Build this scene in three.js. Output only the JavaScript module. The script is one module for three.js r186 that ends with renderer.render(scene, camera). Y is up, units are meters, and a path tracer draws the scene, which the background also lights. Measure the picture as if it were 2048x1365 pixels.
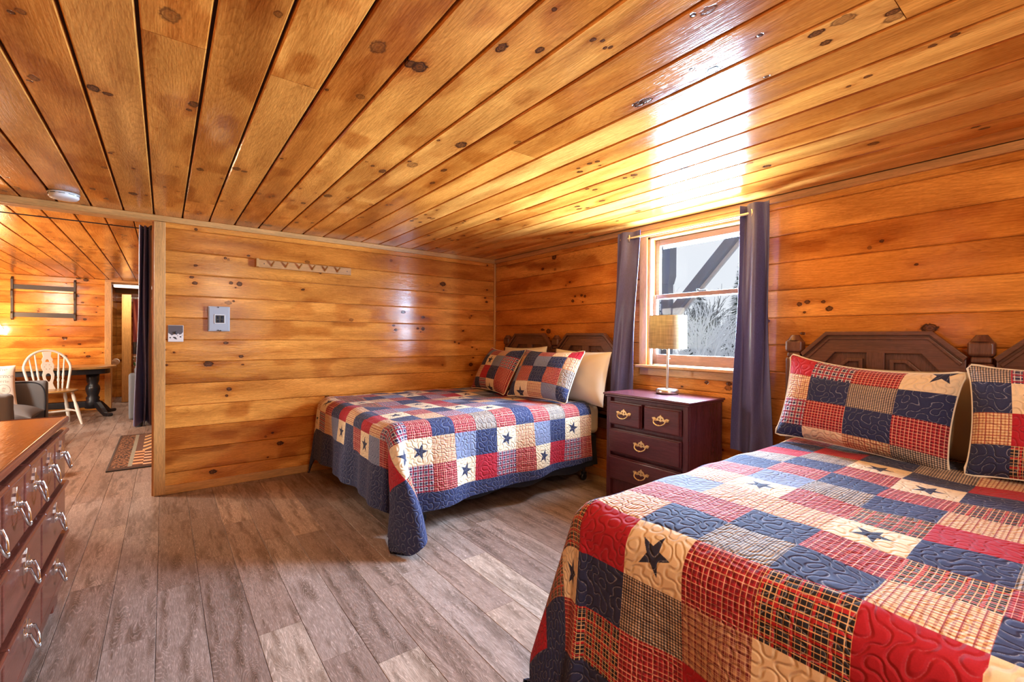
import * as THREE from 'three';
import { mergeGeometries, toCreasedNormals } from 'three/addons/utils/BufferGeometryUtils.js';
import { RoundedBoxGeometry } from 'three/addons/geometries/RoundedBoxGeometry.js';
import { RectAreaLightUniformsLib } from 'three/addons/lights/RectAreaLightUniformsLib.js';

// ------------------------------------------------------------------ camera, sky, lights, exposure
const scene = new THREE.Scene();
const renderer = new THREE.WebGLRenderer();
renderer.toneMapping = THREE.LinearToneMapping;
renderer.toneMappingExposure = 0.86;
renderer.shadowMap.enabled = true;
RectAreaLightUniformsLib.init();
const CH = 1.159;
const camera = new THREE.PerspectiveCamera(2 * Math.atan(682.5 / 912.6) * 180 / Math.PI, 2048 / 1365, 0.05, 200);
{
  const yaw = 37.331 * Math.PI / 180, pit = -0.37 * Math.PI / 180, rol = 0.4085 * Math.PI / 180;
  const fw = new THREE.Vector3(Math.sin(yaw) * Math.cos(pit), Math.sin(pit), -Math.cos(yaw) * Math.cos(pit));
  const r0 = fw.clone().cross(new THREE.Vector3(0, 1, 0)).normalize(), u0 = r0.clone().cross(fw);
  const r = r0.clone().multiplyScalar(Math.cos(rol)).addScaledVector(u0, Math.sin(rol));
  const u = u0.clone().multiplyScalar(Math.cos(rol)).addScaledVector(r0, -Math.sin(rol));
  camera.quaternion.setFromRotationMatrix(new THREE.Matrix4().makeBasis(r, u, fw.clone().negate()));
  camera.position.set(0, CH, 0);
}
scene.background = new THREE.Color(0.80, 0.85, 0.92);          // even overcast winter sky
scene.backgroundIntensity = 1.2;

// room sizes (metres): window wall at x = X, back wall at z = ZB
const X = 2.935, ZB = -4.168, H = 2.024, XL = -0.88, ZN = 1.5, PE = -0.058, ZL = -9.5, LX0 = -3.4, LX1 = 2.6;

function areaLight(name, color, intensity, w, h, pos, target) {
  const l = new THREE.RectAreaLight(color, intensity, w, h);
  l.name = name; l.position.set(...pos); l.lookAt(...target); scene.add(l); return l;
}
areaLight('window_daylight', new THREE.Color(0.50, 0.72, 1.0), 250, 0.72, 0.88, [X + 0.14, 1.45, -1.74], [0, 1.45, -1.74]);   // overcast sky entering by the bedroom window
areaLight('added_rear_window_daylight', new THREE.Color(0.86, 0.92, 1.0), 5, 1.2, 0.95, [0.9, 1.4, ZN + 0.06], [0.9, 1.3, -5]);       // soft fill from an added window, out of view behind the camera
areaLight('unseen_living_window_daylight', new THREE.Color(1.0, 0.95, 0.84), 50, 1.3, 1.0, [LX0 - 0.06, 1.4, -6.2], [0, 1.2, -6.2]); // unseen living room window, placed to light its floor and ceiling

// ------------------------------------------------------------------ helpers
function rng(seed) { let a = seed >>> 0; return () => { a = (a + 0x6D2B79F5) | 0; let t = Math.imul(a ^ (a >>> 15), 1 | a); t = (t + Math.imul(t ^ (t >>> 7), 61 | t)) ^ t; return ((t ^ (t >>> 14)) >>> 0) / 4294967296; }; }
function hash(x, y, s) { let h = Math.imul(x, 374761393) ^ Math.imul(y, 668265263) ^ Math.imul(s, 2147483647 - 58); h = Math.imul(h ^ (h >>> 13), 1274126177); return ((h ^ (h >>> 16)) >>> 0) / 4294967296; }
function vn(x, y, s, px = 1 << 20, py = 1 << 20) {
  const xi = Math.floor(x), yi = Math.floor(y); let fx = x - xi, fy = y - yi; fx = fx * fx * (3 - 2 * fx); fy = fy * fy * (3 - 2 * fy);
  const x0 = ((xi % px) + px) % px, x1 = (x0 + 1) % px, y0 = ((yi % py) + py) % py, y1 = (y0 + 1) % py;
  const a = hash(x0, y0, s), b = hash(x1, y0, s), c = hash(x0, y1, s), d = hash(x1, y1, s);
  return a + (b - a) * fx + (c - a) * fy + (a - b - c + d) * fx * fy;
}
const clamp = (v, a = 0, b = 1) => v < a ? a : v > b ? b : v, lerp = (a, b, t) => a + (b - a) * t;
const sstep = (a, b, v) => { const t = clamp((v - a) / (b - a)); return t * t * (3 - 2 * t); };
function dataTex(w, h, fn, srgb) {
  const d = new Uint8Array(w * h * 4), o = [0, 0, 0];
  for (let y = 0, i = 0; y < h; y++) for (let x = 0; x < w; x++, i += 4) { fn(x, y, o); d[i] = clamp(o[0], 0, 255); d[i + 1] = clamp(o[1], 0, 255); d[i + 2] = clamp(o[2], 0, 255); d[i + 3] = 255; }
  return finishTex(new THREE.DataTexture(d, w, h), srgb);
}
function finishTex(t, srgb) {
  t.wrapS = t.wrapT = THREE.RepeatWrapping; t.magFilter = THREE.LinearFilter; t.minFilter = THREE.LinearMipmapLinearFilter; t.generateMipmaps = true;
  if (srgb) t.colorSpace = THREE.SRGBColorSpace; t.needsUpdate = true; return t;
}
const used = {};
function numbered(n) { const k = used[n] = (used[n] ?? -1) + 1; return k ? n + '_' + String(k).padStart(3, '0') : n; }
function mesh(name, geo, mat, parent) { const m = new THREE.Mesh(geo, mat); m.name = name; m.castShadow = m.receiveShadow = true; if (parent) parent.add(m); return m; }
function thing(name, label, category, pos = [0, 0, 0], turn = 0, group) {
  const g = new THREE.Group(); g.name = numbered(name); g.position.set(...pos); g.rotation.y = turn; g.userData = { label, category }; if (group) g.userData.group = group; scene.add(g); return g;
}
function struct(name, label) { const g = new THREE.Group(); g.name = numbered(name); g.userData = { kind: 'structure', label, category: name.split('_')[0] }; scene.add(g); return g; }
function solo(name, geo, mat, label, category, group) { const m = mesh(numbered(name), geo, mat, scene); m.userData = { label, category }; if (group) m.userData.group = group; return m; }
const V = (x, y, z) => new THREE.Vector3(x, y, z);
function at(geo, x = 0, y = 0, z = 0, rx = 0, ry = 0, rz = 0) { if (rx || ry || rz) geo.applyMatrix4(new THREE.Matrix4().makeRotationFromEuler(new THREE.Euler(rx, ry, rz))); geo.translate(x, y, z); return geo; }
function box(w, h, d, x = 0, y = 0, z = 0, r = 0) { const g = r ? new RoundedBoxGeometry(w, h, d, 2, Math.min(r, w / 2.01, h / 2.01, d / 2.01)) : new THREE.BoxGeometry(w, h, d); return at(g, x, y, z); }
function cyl(r0, r1, a, b, seg = 14) { const d = b.clone().sub(a), g = new THREE.CylinderGeometry(r1, r0, d.length(), seg, 1); g.translate(0, d.length() / 2, 0); g.applyQuaternion(new THREE.Quaternion().setFromUnitVectors(V(0, 1, 0), d.normalize())); g.translate(a.x, a.y, a.z); return g; }
function lathe(pts, seg = 28) { return new THREE.LatheGeometry(pts.map(p => new THREE.Vector2(...p)), seg); }
function tube(pts, r, seg = 30, rs = 8, closed = false) { return new THREE.TubeGeometry(new THREE.CatmullRomCurve3(pts, closed), seg, r, rs, closed); }
function extrude(pts, depth, bevel = 0, holes = []) {
  const s = new THREE.Shape(pts.map(p => new THREE.Vector2(...p))); holes.forEach(h => s.holes.push(new THREE.Path(h.map(p => new THREE.Vector2(...p)))));
  return new THREE.ExtrudeGeometry(s, { depth, bevelEnabled: bevel > 0, bevelThickness: bevel, bevelSize: bevel, bevelOffset: -bevel, bevelSegments: 2, curveSegments: 12 });
}
const merge = gs => mergeGeometries(gs.map(g => { const n = g.index ? g.toNonIndexed() : g; for (const k of Object.keys(n.attributes)) if (!['position', 'normal', 'uv'].includes(k)) n.deleteAttribute(k); return n; }));
// box-mapped uv in metres, grain along the given axis ('x','y','z')
function woodUV(g, axis, scale = 1, off = 0) {
  const n = g.index ? g.toNonIndexed() : g; if (!n.attributes.normal) n.computeVertexNormals();
  const p = n.attributes.position, q = n.attributes.normal, uv = new Float32Array(p.count * 2), A = 'xyz'.indexOf(axis);
  for (let i = 0; i < p.count; i++) {
    const c = [p.getX(i), p.getY(i), p.getZ(i)], m = [Math.abs(q.getX(i)), Math.abs(q.getY(i)), Math.abs(q.getZ(i))]; m[A] = -1;
    let N = m.indexOf(Math.max(...m)), B = 3 - A - N; uv[2 * i] = (c[A] * scale) + off; uv[2 * i + 1] = (c[B] + c[N] * 0.37) * scale + off * 1.7;
  }
  n.setAttribute('uv', new THREE.BufferAttribute(uv, 2)); return n;
}
// a sheet of cloth over a grid, given thickness: front, back and rim
function cloth(nu, nv, f, thick) {
  const P = [], UV = []; for (let j = 0; j <= nv; j++) for (let i = 0; i <= nu; i++) { const r = f(i / nu, j / nv); P.push(r[0]); UV.push(r[1]); }
  const id = (i, j) => j * (nu + 1) + i, N = P.map(() => V(0, 0, 0)), T = [];
  for (let j = 0; j < nv; j++) for (let i = 0; i < nu; i++) { const a = id(i, j), b = id(i + 1, j), c = id(i + 1, j + 1), d = id(i, j + 1); T.push([a, b, c], [a, c, d]); }
  for (const [a, b, c] of T) { const n = P[b].clone().sub(P[a]).cross(P[c].clone().sub(P[a])); N[a].add(n); N[b].add(n); N[c].add(n); }
  N.forEach(n => n.normalize());
  const n = P.length, pos = [], nor = [], uv = [], idx = [];
  for (const s of [1, -1]) P.forEach((p, k) => { const q = s > 0 ? p : p.clone().addScaledVector(N[k], -thick); pos.push(q.x, q.y, q.z); nor.push(N[k].x * s, N[k].y * s, N[k].z * s); uv.push(...UV[k]); });
  for (const [a, b, c] of T) { idx.push(a, b, c, n + a, n + c, n + b); }
  const rim = []; for (let i = 0; i < nu; i++) rim.push([id(i, 0), id(i + 1, 0)]); for (let j = 0; j < nv; j++) rim.push([id(nu, j), id(nu, j + 1)]); for (let i = nu; i > 0; i--) rim.push([id(i, nv), id(i - 1, nv)]); for (let j = nv; j > 0; j--) rim.push([id(0, j), id(0, j - 1)]);
  for (const [a, b] of rim) idx.push(b, a, n + a, b, n + a, n + b);
  const g = new THREE.BufferGeometry(); g.setAttribute('position', new THREE.Float32BufferAttribute(pos, 3)); g.setAttribute('normal', new THREE.Float32BufferAttribute(nor, 3)); g.setAttribute('uv', new THREE.Float32BufferAttribute(uv, 2)); g.setIndex(idx); return g;
}

// ------------------------------------------------------------------ wood textures
const STRIP = 8, PW = 2048, PH = 1024, BOARD = 0.165, PLEN = PW / (PH / STRIP) * BOARD;   // eight boards to a sheet
function pineSheet(seed) {
  const R = rng(seed), strips = [];
  for (let s = 0; s < STRIP; s++) {
    const knots = [], n = 2 + Math.floor(R() * 4); for (let k = 0; k < n; k++) { const kx = R() * PW, m = 1 + (R() < 0.45 ? 1 : 0) + (R() < 0.2 ? 1 : 0); for (let q = 0; q < m; q++) knots.push([(kx + (R() - 0.5) * 70 + PW) % PW, 12 + R() * 104, 4 + R() * R() * 14, 1 + R() * 0.7, R() < 0.75 ? 1 : 0.45]); }
    strips.push({ knots, cath: R() < 0.45, c: R() * 128, t: R(), per: 0.055 + R() * 0.07, hue: (R() - 0.5) * 2, blot: R() });
  }
  const ht = new Uint8Array(PW * PH);
  const col = dataTex(PW, PH, (x, y, o) => {
    const si = y >> 7, S = strips[si], yy = y & 127; let dark = 0, halo = 0, warp = 0, rim = 0;
    for (const [kx, ky, r, el, st] of S.knots) {
      let dx = Math.abs(x - kx); if (dx > PW / 2) dx = PW - dx; if (dx > r * 9) continue; const dy = yy - ky, d = Math.hypot(dx / el, dy) / r;
      if (d < 9) { warp += Math.sign(dy || 1) * Math.exp(-Math.hypot(dx / (r * 2.6), dy / (r * 1.6))) * 1.2; halo = Math.max(halo, Math.exp(-Math.hypot(dx / (r * 3.4), dy / (r * 1.2))) * 0.9 * st); }
      const wob = d + (vn(x * 0.2, y * 0.2, seed + 3) - 0.5) * 0.35;
      if (wob < 1.15) { dark = Math.max(dark, st * (wob < 0.82 ? 0.72 + 0.18 * Math.sin(d * 13) : 1) * sstep(1.15, 0.95, wob)); } if (wob > 0.8 && wob < 1.3) rim = Math.max(rim, st * (1 - Math.abs(wob - 1.02) / 0.28));
    }
    const n1 = vn(x / 256, yy / 40 + si * 9, seed + 11, 8), n2 = vn(x / 64, yy / 11 + si * 31, seed + 12, 32), n3 = vn(x / 32, yy * 0.55 + si * 57, seed + 13, 64), n4 = vn(x / 8, yy * 0.9 + si * 77, seed + 14, 256);
    let f = S.cath ? Math.pow(Math.abs(yy - S.c + (n1 - 0.5) * 50), 1.35) * 0.022 + 7 * Math.sin(x / PW * Math.PI * 2 + S.t * 6) : yy * S.per + (n1 - 0.5) * 3.2;
    f += warp * 1.6 + (n2 - 0.5) * 0.35;
    const fr = f - Math.floor(f), ring = Math.pow(fr, 3) * sstep(1, 0.93, fr) * (0.5 + 0.5 * n2);
    let L = 1 - 0.11 * ring - 0.13 * (n3 - 0.5) - 0.10 * (n4 - 0.5) - 0.24 * (n1 - 0.5) - 0.24 * halo;
    const blot = sstep(0.52, 0.8, vn(x / 128, yy / 60 + si * 5, seed + 21, 16)) * S.blot; L -= blot * 0.15;
    let r = 212 * L, g = 147 * Math.pow(L, 1.35), b = 74 * Math.pow(L, 1.8); g -= S.hue * 5 + blot * 7 + halo * 12; b -= S.hue * 6 + blot * 6 + halo * 8;
    const kd = dark; r = lerp(r, 74, kd); g = lerp(g, 44, kd); b = lerp(b, 28, kd); if (rim > 0) { r = lerp(r, 44, rim * 0.6); g = lerp(g, 22, rim * 0.6); b = lerp(b, 12, rim * 0.6); }
    o[0] = r; o[1] = g; o[2] = b;
    ht[y * PW + x] = clamp(140 - 14 * ring - 26 * (n3 - 0.5) - 14 * (n4 - 0.5) + 70 * (n1 - 0.5) + 26 * (n2 - 0.5) - 50 * rim - 20 * dark + 70 * halo * (n2 + n4 - 0.6), 0, 255);
  }, true);
  const bump = dataTex(PW, PH, (x, y, o) => { o[0] = o[1] = o[2] = ht[y * PW + x]; }, false);
  return { col, bump };
}
const pines = [pineSheet(101), pineSheet(202), pineSheet(303)];
const pineTints = [[1, 1, 1], [0.88, 0.78, 0.68], [1.08, 1.1, 1.15], [0.95, 0.86, 0.76], [1.03, 1.0, 0.95], [0.80, 0.68, 0.56], [1.12, 1.18, 1.22]];
const pineSets = {};
function pineMat(t, tint) {   // the same varnished pine lines the whole house
  const k = t + '_' + tint; if (pineSets[k]) return pineSets[k]; const c = pineTints[tint];
  return pineSets[k] = new THREE.MeshPhysicalMaterial({ map: pines[t].col, bumpMap: pines[t].bump, roughnessMap: pines[t].bump, bumpScale: 0.0021, roughness: 0.27, specularIntensity: 0.45, color: new THREE.Color(1.0 * c[0], 0.90 * c[1], 0.72 * c[2]) });
}
// one tongue-and-groove board: length along x, width along y, face towards +z, long edges chamfered; uv taken from one strip of the sheet
function boardGeo(L, w, t, c, strip, u0, flip) {
  const y = w / 2, prof = [[-y, -t], [y, -t], [y, -c], [y - c, 0], [-y + c, 0], [-y, -c]], pos = [], nor = [], uv = [];
  const su = x => (u0 + (flip ? -x : x)) / PLEN, sv = yy => (strip + 0.5 + clamp(yy / BOARD, -0.47, 0.47)) / STRIP, xs = [-L / 2, L / 2];
  for (let k = 0; k < 6; k++) {
    const a = prof[k], b = prof[(k + 1) % 6], nx = b[1] - a[1], ny = -(b[0] - a[0]), l = Math.hypot(nx, ny);
    const q = [[xs[0], a], [xs[1], a], [xs[1], b], [xs[0], a], [xs[1], b], [xs[0], b]];
    for (const [x, p] of q) { pos.push(x, p[0], p[1]); nor.push(0, nx / l, ny / l); uv.push(su(x), sv(p[0])); }
  }
  for (const e of [0, 1]) for (let k = 1; k < 5; k++) { const o = e ? [0, k, k + 1] : [0, k + 1, k]; for (const i of o) { pos.push(xs[e], prof[i][0], prof[i][1]); nor.push(e ? 1 : -1, 0, 0); uv.push(su(xs[e]), sv(prof[i][0])); } }
  const g = new THREE.BufferGeometry(); g.setAttribute('position', new THREE.Float32BufferAttribute(pos, 3)); g.setAttribute('normal', new THREE.Float32BufferAttribute(nor, 3)); g.setAttribute('uv', new THREE.Float32BufferAttribute(uv, 2));
  const p = g.attributes.position, nn = g.attributes.normal;   // make every face wind outwards
  for (let i = 0; i < p.count; i += 3) { const A = V().fromBufferAttribute(p, i), B = V().fromBufferAttribute(p, i + 1), C = V().fromBufferAttribute(p, i + 2), N = V().fromBufferAttribute(nn, i); if (B.sub(A).cross(C.sub(A)).dot(N) < 0) { for (const at_ of [p, g.attributes.uv]) { const s = at_.itemSize; for (let q = 0; q < s; q++) { const t1 = at_.array[(i + 1) * s + q]; at_.array[(i + 1) * s + q] = at_.array[(i + 2) * s + q]; at_.array[(i + 2) * s + q] = t1; } } } }
  return g;
}
const BASIS = {   // which way a board's length, width and face point
  back: [V(1, 0, 0), V(0, 1, 0), V(0, 0, 1)], window: [V(0, 0, 1), V(0, 1, 0), V(-1, 0, 0)], left: [V(0, 0, -1), V(0, 1, 0), V(1, 0, 0)], near: [V(-1, 0, 0), V(0, 1, 0), V(0, 0, -1)],
  ceil: [V(0, 0, 1), V(-1, 0, 0), V(0, -1, 0)], floor: [V(0, 0, 1), V(1, 0, 0), V(0, 1, 0)], upright: [V(0, 1, 0), V(-1, 0, 0), V(0, 0, 1)], uprightw: [V(0, 1, 0), V(0, 0, -1), V(-1, 0, 0)]
};
const RB = rng(77);
function board(parent, face, L, w, t, c, pos, name = 'board', force) {
  const ti = force ? force[0] : Math.floor(RB() * 3), st = force ? force[1] : Math.floor(RB() * 8), tint = force ? force[2] : Math.floor(RB() * 7);
  const m = mesh(name, boardGeo(L, w, t, c, st, RB() * PLEN, RB() < 0.5), pineMat(ti, tint), parent);
  m.quaternion.setFromRotationMatrix(new THREE.Matrix4().makeBasis(...BASIS[face])); m.position.set(...pos); return m;
}
// white-ish grain to be tinted by the material colour, one metre to a tile
const grainTex = dataTex(1024, 1024, (x, y, o) => { const a = vn(x / 64, y / 5, 5, 16, 205), b = vn(x / 16, y / 2, 6, 64, 512), c = vn(x / 256, y / 40, 7, 4, 26); const L = 228 + 30 * (a - 0.5) + 28 * (b - 0.5) + 34 * (c - 0.5); o[0] = L; o[1] = L * 0.985; o[2] = L * 0.97; }, true);
const grainBump = dataTex(512, 512, (x, y, o) => { const a = vn(x / 32, y / 3, 15, 16, 171), b = vn(x / 8, y / 1.5, 16, 64, 342); o[0] = o[1] = o[2] = 128 + 70 * (a - 0.5) + 70 * (b - 0.5); }, false);
const wood = (r, g, b, rough = 0.35, extra = {}) => new THREE.MeshPhysicalMaterial({ map: grainTex, bumpMap: grainBump, bumpScale: 0.0005, roughness: rough, color: new THREE.Color().setRGB(r, g, b), ...extra });
const plain = (r, g, b, rough = 0.5, extra = {}) => new THREE.MeshPhysicalMaterial({ roughness: rough, color: new THREE.Color().setRGB(r, g, b), ...extra });
const M = {
  mahog: wood(0.165, 0.048, 0.032, 0.17), maroon: wood(0.105, 0.024, 0.031, 0.27),
  head: wood(0.165, 0.066, 0.042, 0.26), trim: wood(0.62, 0.30, 0.10, 0.3), trimPale: wood(0.76, 0.40, 0.13, 0.35), sash: wood(0.23, 0.10, 0.06, 0.4), casing: wood(0.60, 0.30, 0.09, 0.3),
  shadedBacking: plain(0.05, 0.02, 0.008, 0.8), chrome: plain(0.78, 0.77, 0.75, 0.16, { metalness: 1 }), nickel: plain(0.62, 0.58, 0.50, 0.28, { metalness: 1 }), brass: plain(0.80, 0.58, 0.28, 0.34, { metalness: 0.75 }), rod: plain(0.80, 0.66, 0.46, 0.3, { metalness: 0.7 }),  // ceiling backing is near-black: shade inside the grooves put into its colour
  white: plain(0.80, 0.79, 0.76, 0.4), cream: plain(0.78, 0.70, 0.56, 0.9), black: plain(0.012, 0.012, 0.016, 0.35), dark: plain(0.012, 0.014, 0.024, 0.85), glass: new THREE.MeshPhysicalMaterial({ transmission: 1, roughness: 0, thickness: 0, ior: 1.45, specularIntensity: 0.15, color: 0xffffff }),
  shell: plain(0.35, 0.17, 0.06, 0.7), paintWhite: plain(0.72, 0.68, 0.60, 0.35), oak: wood(0.52, 0.29, 0.09, 0.3), greyFabric: plain(0.13, 0.135, 0.15, 0.95), greyMetal: plain(0.42, 0.44, 0.47, 0.45)
};

// ------------------------------------------------------------------ the setting
const SEAM0 = 1.945, PITCH = 0.1632;
// a boarded wall: u runs along the wall, p is the plane of its boards, n the side the boards face; openings are cut out
function boardWall(name, label, face, u0, u1, p, opening, thick = 0.1) {
  const g = struct(name, label), alongX = face === 'back' || face === 'near', n = { back: 1, near: -1, window: -1, left: 1 }[face];
  const put = (u, y, q) => alongX ? [u, y, q] : [q, y, u];
  const slab = (a, b, y0, y1) => { if (b - a < 0.005 || y1 - y0 < 0.005) return; const w = b - a, h = y1 - y0, q = p - n * (0.016 + thick / 2), c = put((a + b) / 2, (y0 + y1) / 2, q); g.add(mesh('wall_core', alongX ? box(w, h, thick, ...c) : box(thick, h, w, ...c), M.shell)); };
  const o = opening;
  if (!o) slab(u0, u1, -0.1, H + 0.1); else { slab(u0, o.a, -0.1, H + 0.1); slab(o.b, u1, -0.1, H + 0.1); slab(o.a, o.b, -0.1, o.y0); slab(o.a, o.b, o.y1, H + 0.1); }
  for (let k = -1; k < 13; k++) {
    let y1 = SEAM0 - k * PITCH, y0 = y1 - PITCH; y1 = Math.min(y1, H); y0 = Math.max(y0, 0); if (y1 - y0 < 0.02) continue;
    const runs = o && y0 < o.y1 - 0.01 && y1 > o.y0 + 0.01 ? [[u0, o.a], [o.b, u1]] : [[u0, u1]];
    for (const [a, b] of runs) if (b - a > 0.02) board(g, face, b - a - 0.001, y1 - y0 - 0.002, 0.016, 0.0055, put((a + b) / 2, (y0 + y1) / 2, p));
  }
  return g;
}
const WO = { a: -2.14, b: -1.34, y0: 0.965, y1: 1.93 };
boardWall('wall_back', 'horizontal knotty pine boards of the wall with the peg rack', 'back', PE, X, ZB, null, 0.09);
boardWall('wall_window', 'horizontal knotty pine boards of the wall around the window', 'window', ZB, ZN, X, WO);
boardWall('wall_left', 'knotty pine boarded wall behind the dresser', 'left', ZB, ZN, XL, null);
boardWall('wall_near', 'knotty pine boarded wall opposite the peg rack', 'near', XL, X, ZN, { a: 0.3, b: 1.5, y0: 0.925, y1: 1.875 });
boardWall('wall_living_far', 'pine boarded far wall of the living room', 'back', LX0, LX1, ZL, { a: -0.656, b: 0.06, y0: -0.1, y1: 1.985 });
boardWall('wall_living_left', 'side wall of the living room', 'left', ZL, ZB - 0.1, LX0, { a: -6.85, b: -5.55, y0: 0.9, y1: 1.9 });
boardWall('wall_living_right', 'far side wall of the living room', 'window', ZL, ZB - 0.1, LX1, null);
{ // living room face of the partition and of the wall left of the opening
  const g = struct('wall_partition', 'living room face of the partition wall');
  mesh('board', woodUV(box(LX1 - PE, H, 0.012, (LX1 + PE) / 2, H / 2, ZB - 0.113), 'x'), M.trim, g);
  mesh('end_board', woodUV(box(0.012, H, 0.10, PE - 0.006, H / 2, ZB - 0.06), 'y'), M.trim, g);
  mesh('side_board', woodUV(box(XL - LX0, H, 0.1, (XL + LX0) / 2, H / 2, ZB - 0.06), 'x'), M.trim, g);
}
{ // bathroom lobby beyond the far door
  const g = struct('wall_lobby', 'pine boarded lobby beyond the far doorway');
  for (let k = 0; k < 13; k++) { const y = 0.08 + k * PITCH; if (y > H) break; board(g, 'left', 1.7, PITCH - 0.002, 0.016, 0.0045, [-0.70, y, -10.46]); board(g, 'back', 1.7, PITCH - 0.002, 0.016, 0.0045, [0.13, y, -11.3]); }
  mesh('wall_core', box(0.08, H + 0.1, 1.8, -0.76, H / 2, -10.5), M.shell, g); mesh('wall_core', box(1.9, H + 0.1, 0.08, 0.1, H / 2, -11.37), M.shell, g); mesh('wall_core', box(0.08, H + 0.1, 1.8, 0.9, H / 2, -10.5), M.shell, g);
}
{ // ceiling boards run towards the back wall
  const g = struct('ceiling', 'varnished knotty pine board ceiling'), P = 0.165, joints = { 0: [-1.665], 2: [-1.69], 8: [-1.68], 9: [-0.34], 1: [-3.6], 4: [-0.9], 6: [-2.9], 12: [-2.4], 15: [-1.3] };
  for (let k = -5; k < 19; k++) {
    const a = Math.max(-0.059 + k * P, XL), b = Math.min(a + P, -0.059 + (k + 1) * P, X); if (b - a < 0.03) continue;
    const cuts = [ZB, ...(joints[k] || []), ZN].sort((p, q) => p - q);
    for (let i = 0; i + 1 < cuts.length; i++) board(g, 'ceil', cuts[i + 1] - cuts[i] - 0.002, b - a - 0.009, 0.016, 0.004, [(a + b) / 2, H, (cuts[i] + cuts[i + 1]) / 2]);
  }
  for (let k = -14; k < 3; k++) { const a = -0.02 + k * P, j = -6.5 + ((k * 37 + 200) % 17) / 10; for (const [z0, z1] of [[ZL, j], [j, ZB]]) board(g, 'ceil', z1 - z0 - 0.002, P - 0.007, 0.016, 0.004, [a + P / 2, H, (z0 + z1) / 2]); }
  const slab = new THREE.BoxGeometry(7, 0.12, 13.4); mesh('ceiling_core', at(slab, -0.2, H + 0.016 + 0.061, -4.95), M.shadedBacking, g);  // core coloured dark to stand for shade between the boards
  mesh('lobby_lining', box(1.7, 0.014, 1.75, 0.1, H + 0.008, -10.43), M.trim, g);
  mesh('living_lining', box(2.0, 0.014, 5.2, 1.5, H + 0.008, -6.9), M.trim, g); mesh('living_lining', box(1.05, 0.014, 5.2, -2.88, H + 0.008, -6.9), M.trim, g);
}
// plank floor
const FS = 6, FW = 2048, FH = 1020, FLEN = FW / (FH / FS) * 0.157, fht = new Uint8Array(FW * FH);
const floorTex = dataTex(FW, FH, (x, y, o) => {
  const s = Math.floor(y / 170), yy = y % 170, c = 85 + 60 * Math.sin(s * 2.3), n1 = vn(x / 256, yy / 30 + s * 13, 31, 8), n2 = vn(x / 64, yy / 9 + s * 29, 32, 32), n3 = vn(x / 24, yy / 1.6 + s * 61, 33, 85), n4 = vn(x / 12, yy + s * 91, 34, 170);
  let f = Math.pow(Math.abs(yy - c + (n1 - 0.5) * 70 + (n2 - 0.5) * 14), 1.3) * 0.035 + 9 * Math.sin(x / FW * Math.PI * 2 + s * 1.7) + n2; const fr = f - Math.floor(f), line = Math.pow(Math.max(0, 1 - Math.abs(fr - 0.5) * 3.4), 2) * sstep(0.35, 0.75, n3 * 0.6 + n1 * 0.6);
  const dark = sstep(0.45, 0.85, n1 * 0.5 + n2 * 0.3 + n3 * 0.3), L = 168 - 54 * dark + 40 * (n3 - 0.5) + 30 * (n4 - 0.5), w = line * 56;
  o[0] = L + 8 + w; o[1] = L - 10 + w; o[2] = L - 24 + w; fht[y * FW + x] = clamp(120 + 60 * (n3 - 0.5) + 50 * (n4 - 0.5) - 40 * line, 0, 255);
}, true);
const floorBump = dataTex(FW, FH, (x, y, o) => { o[0] = o[1] = o[2] = fht[y * FW + x]; }, false);
const floorTints = [[1, 1, 1], [0.78, 0.74, 0.72], [1.22, 1.16, 1.06], [0.9, 0.84, 0.8], [1.40, 1.34, 1.27]];
const floorMats = floorTints.map(c => new THREE.MeshPhysicalMaterial({ map: floorTex, bumpMap: floorBump, bumpScale: 0.0006, roughness: 0.42, color: new THREE.Color().setRGB(...c.map((v, i) => Math.min(1, v * [0.76, 0.71, 0.71][i]))) }));
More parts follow.
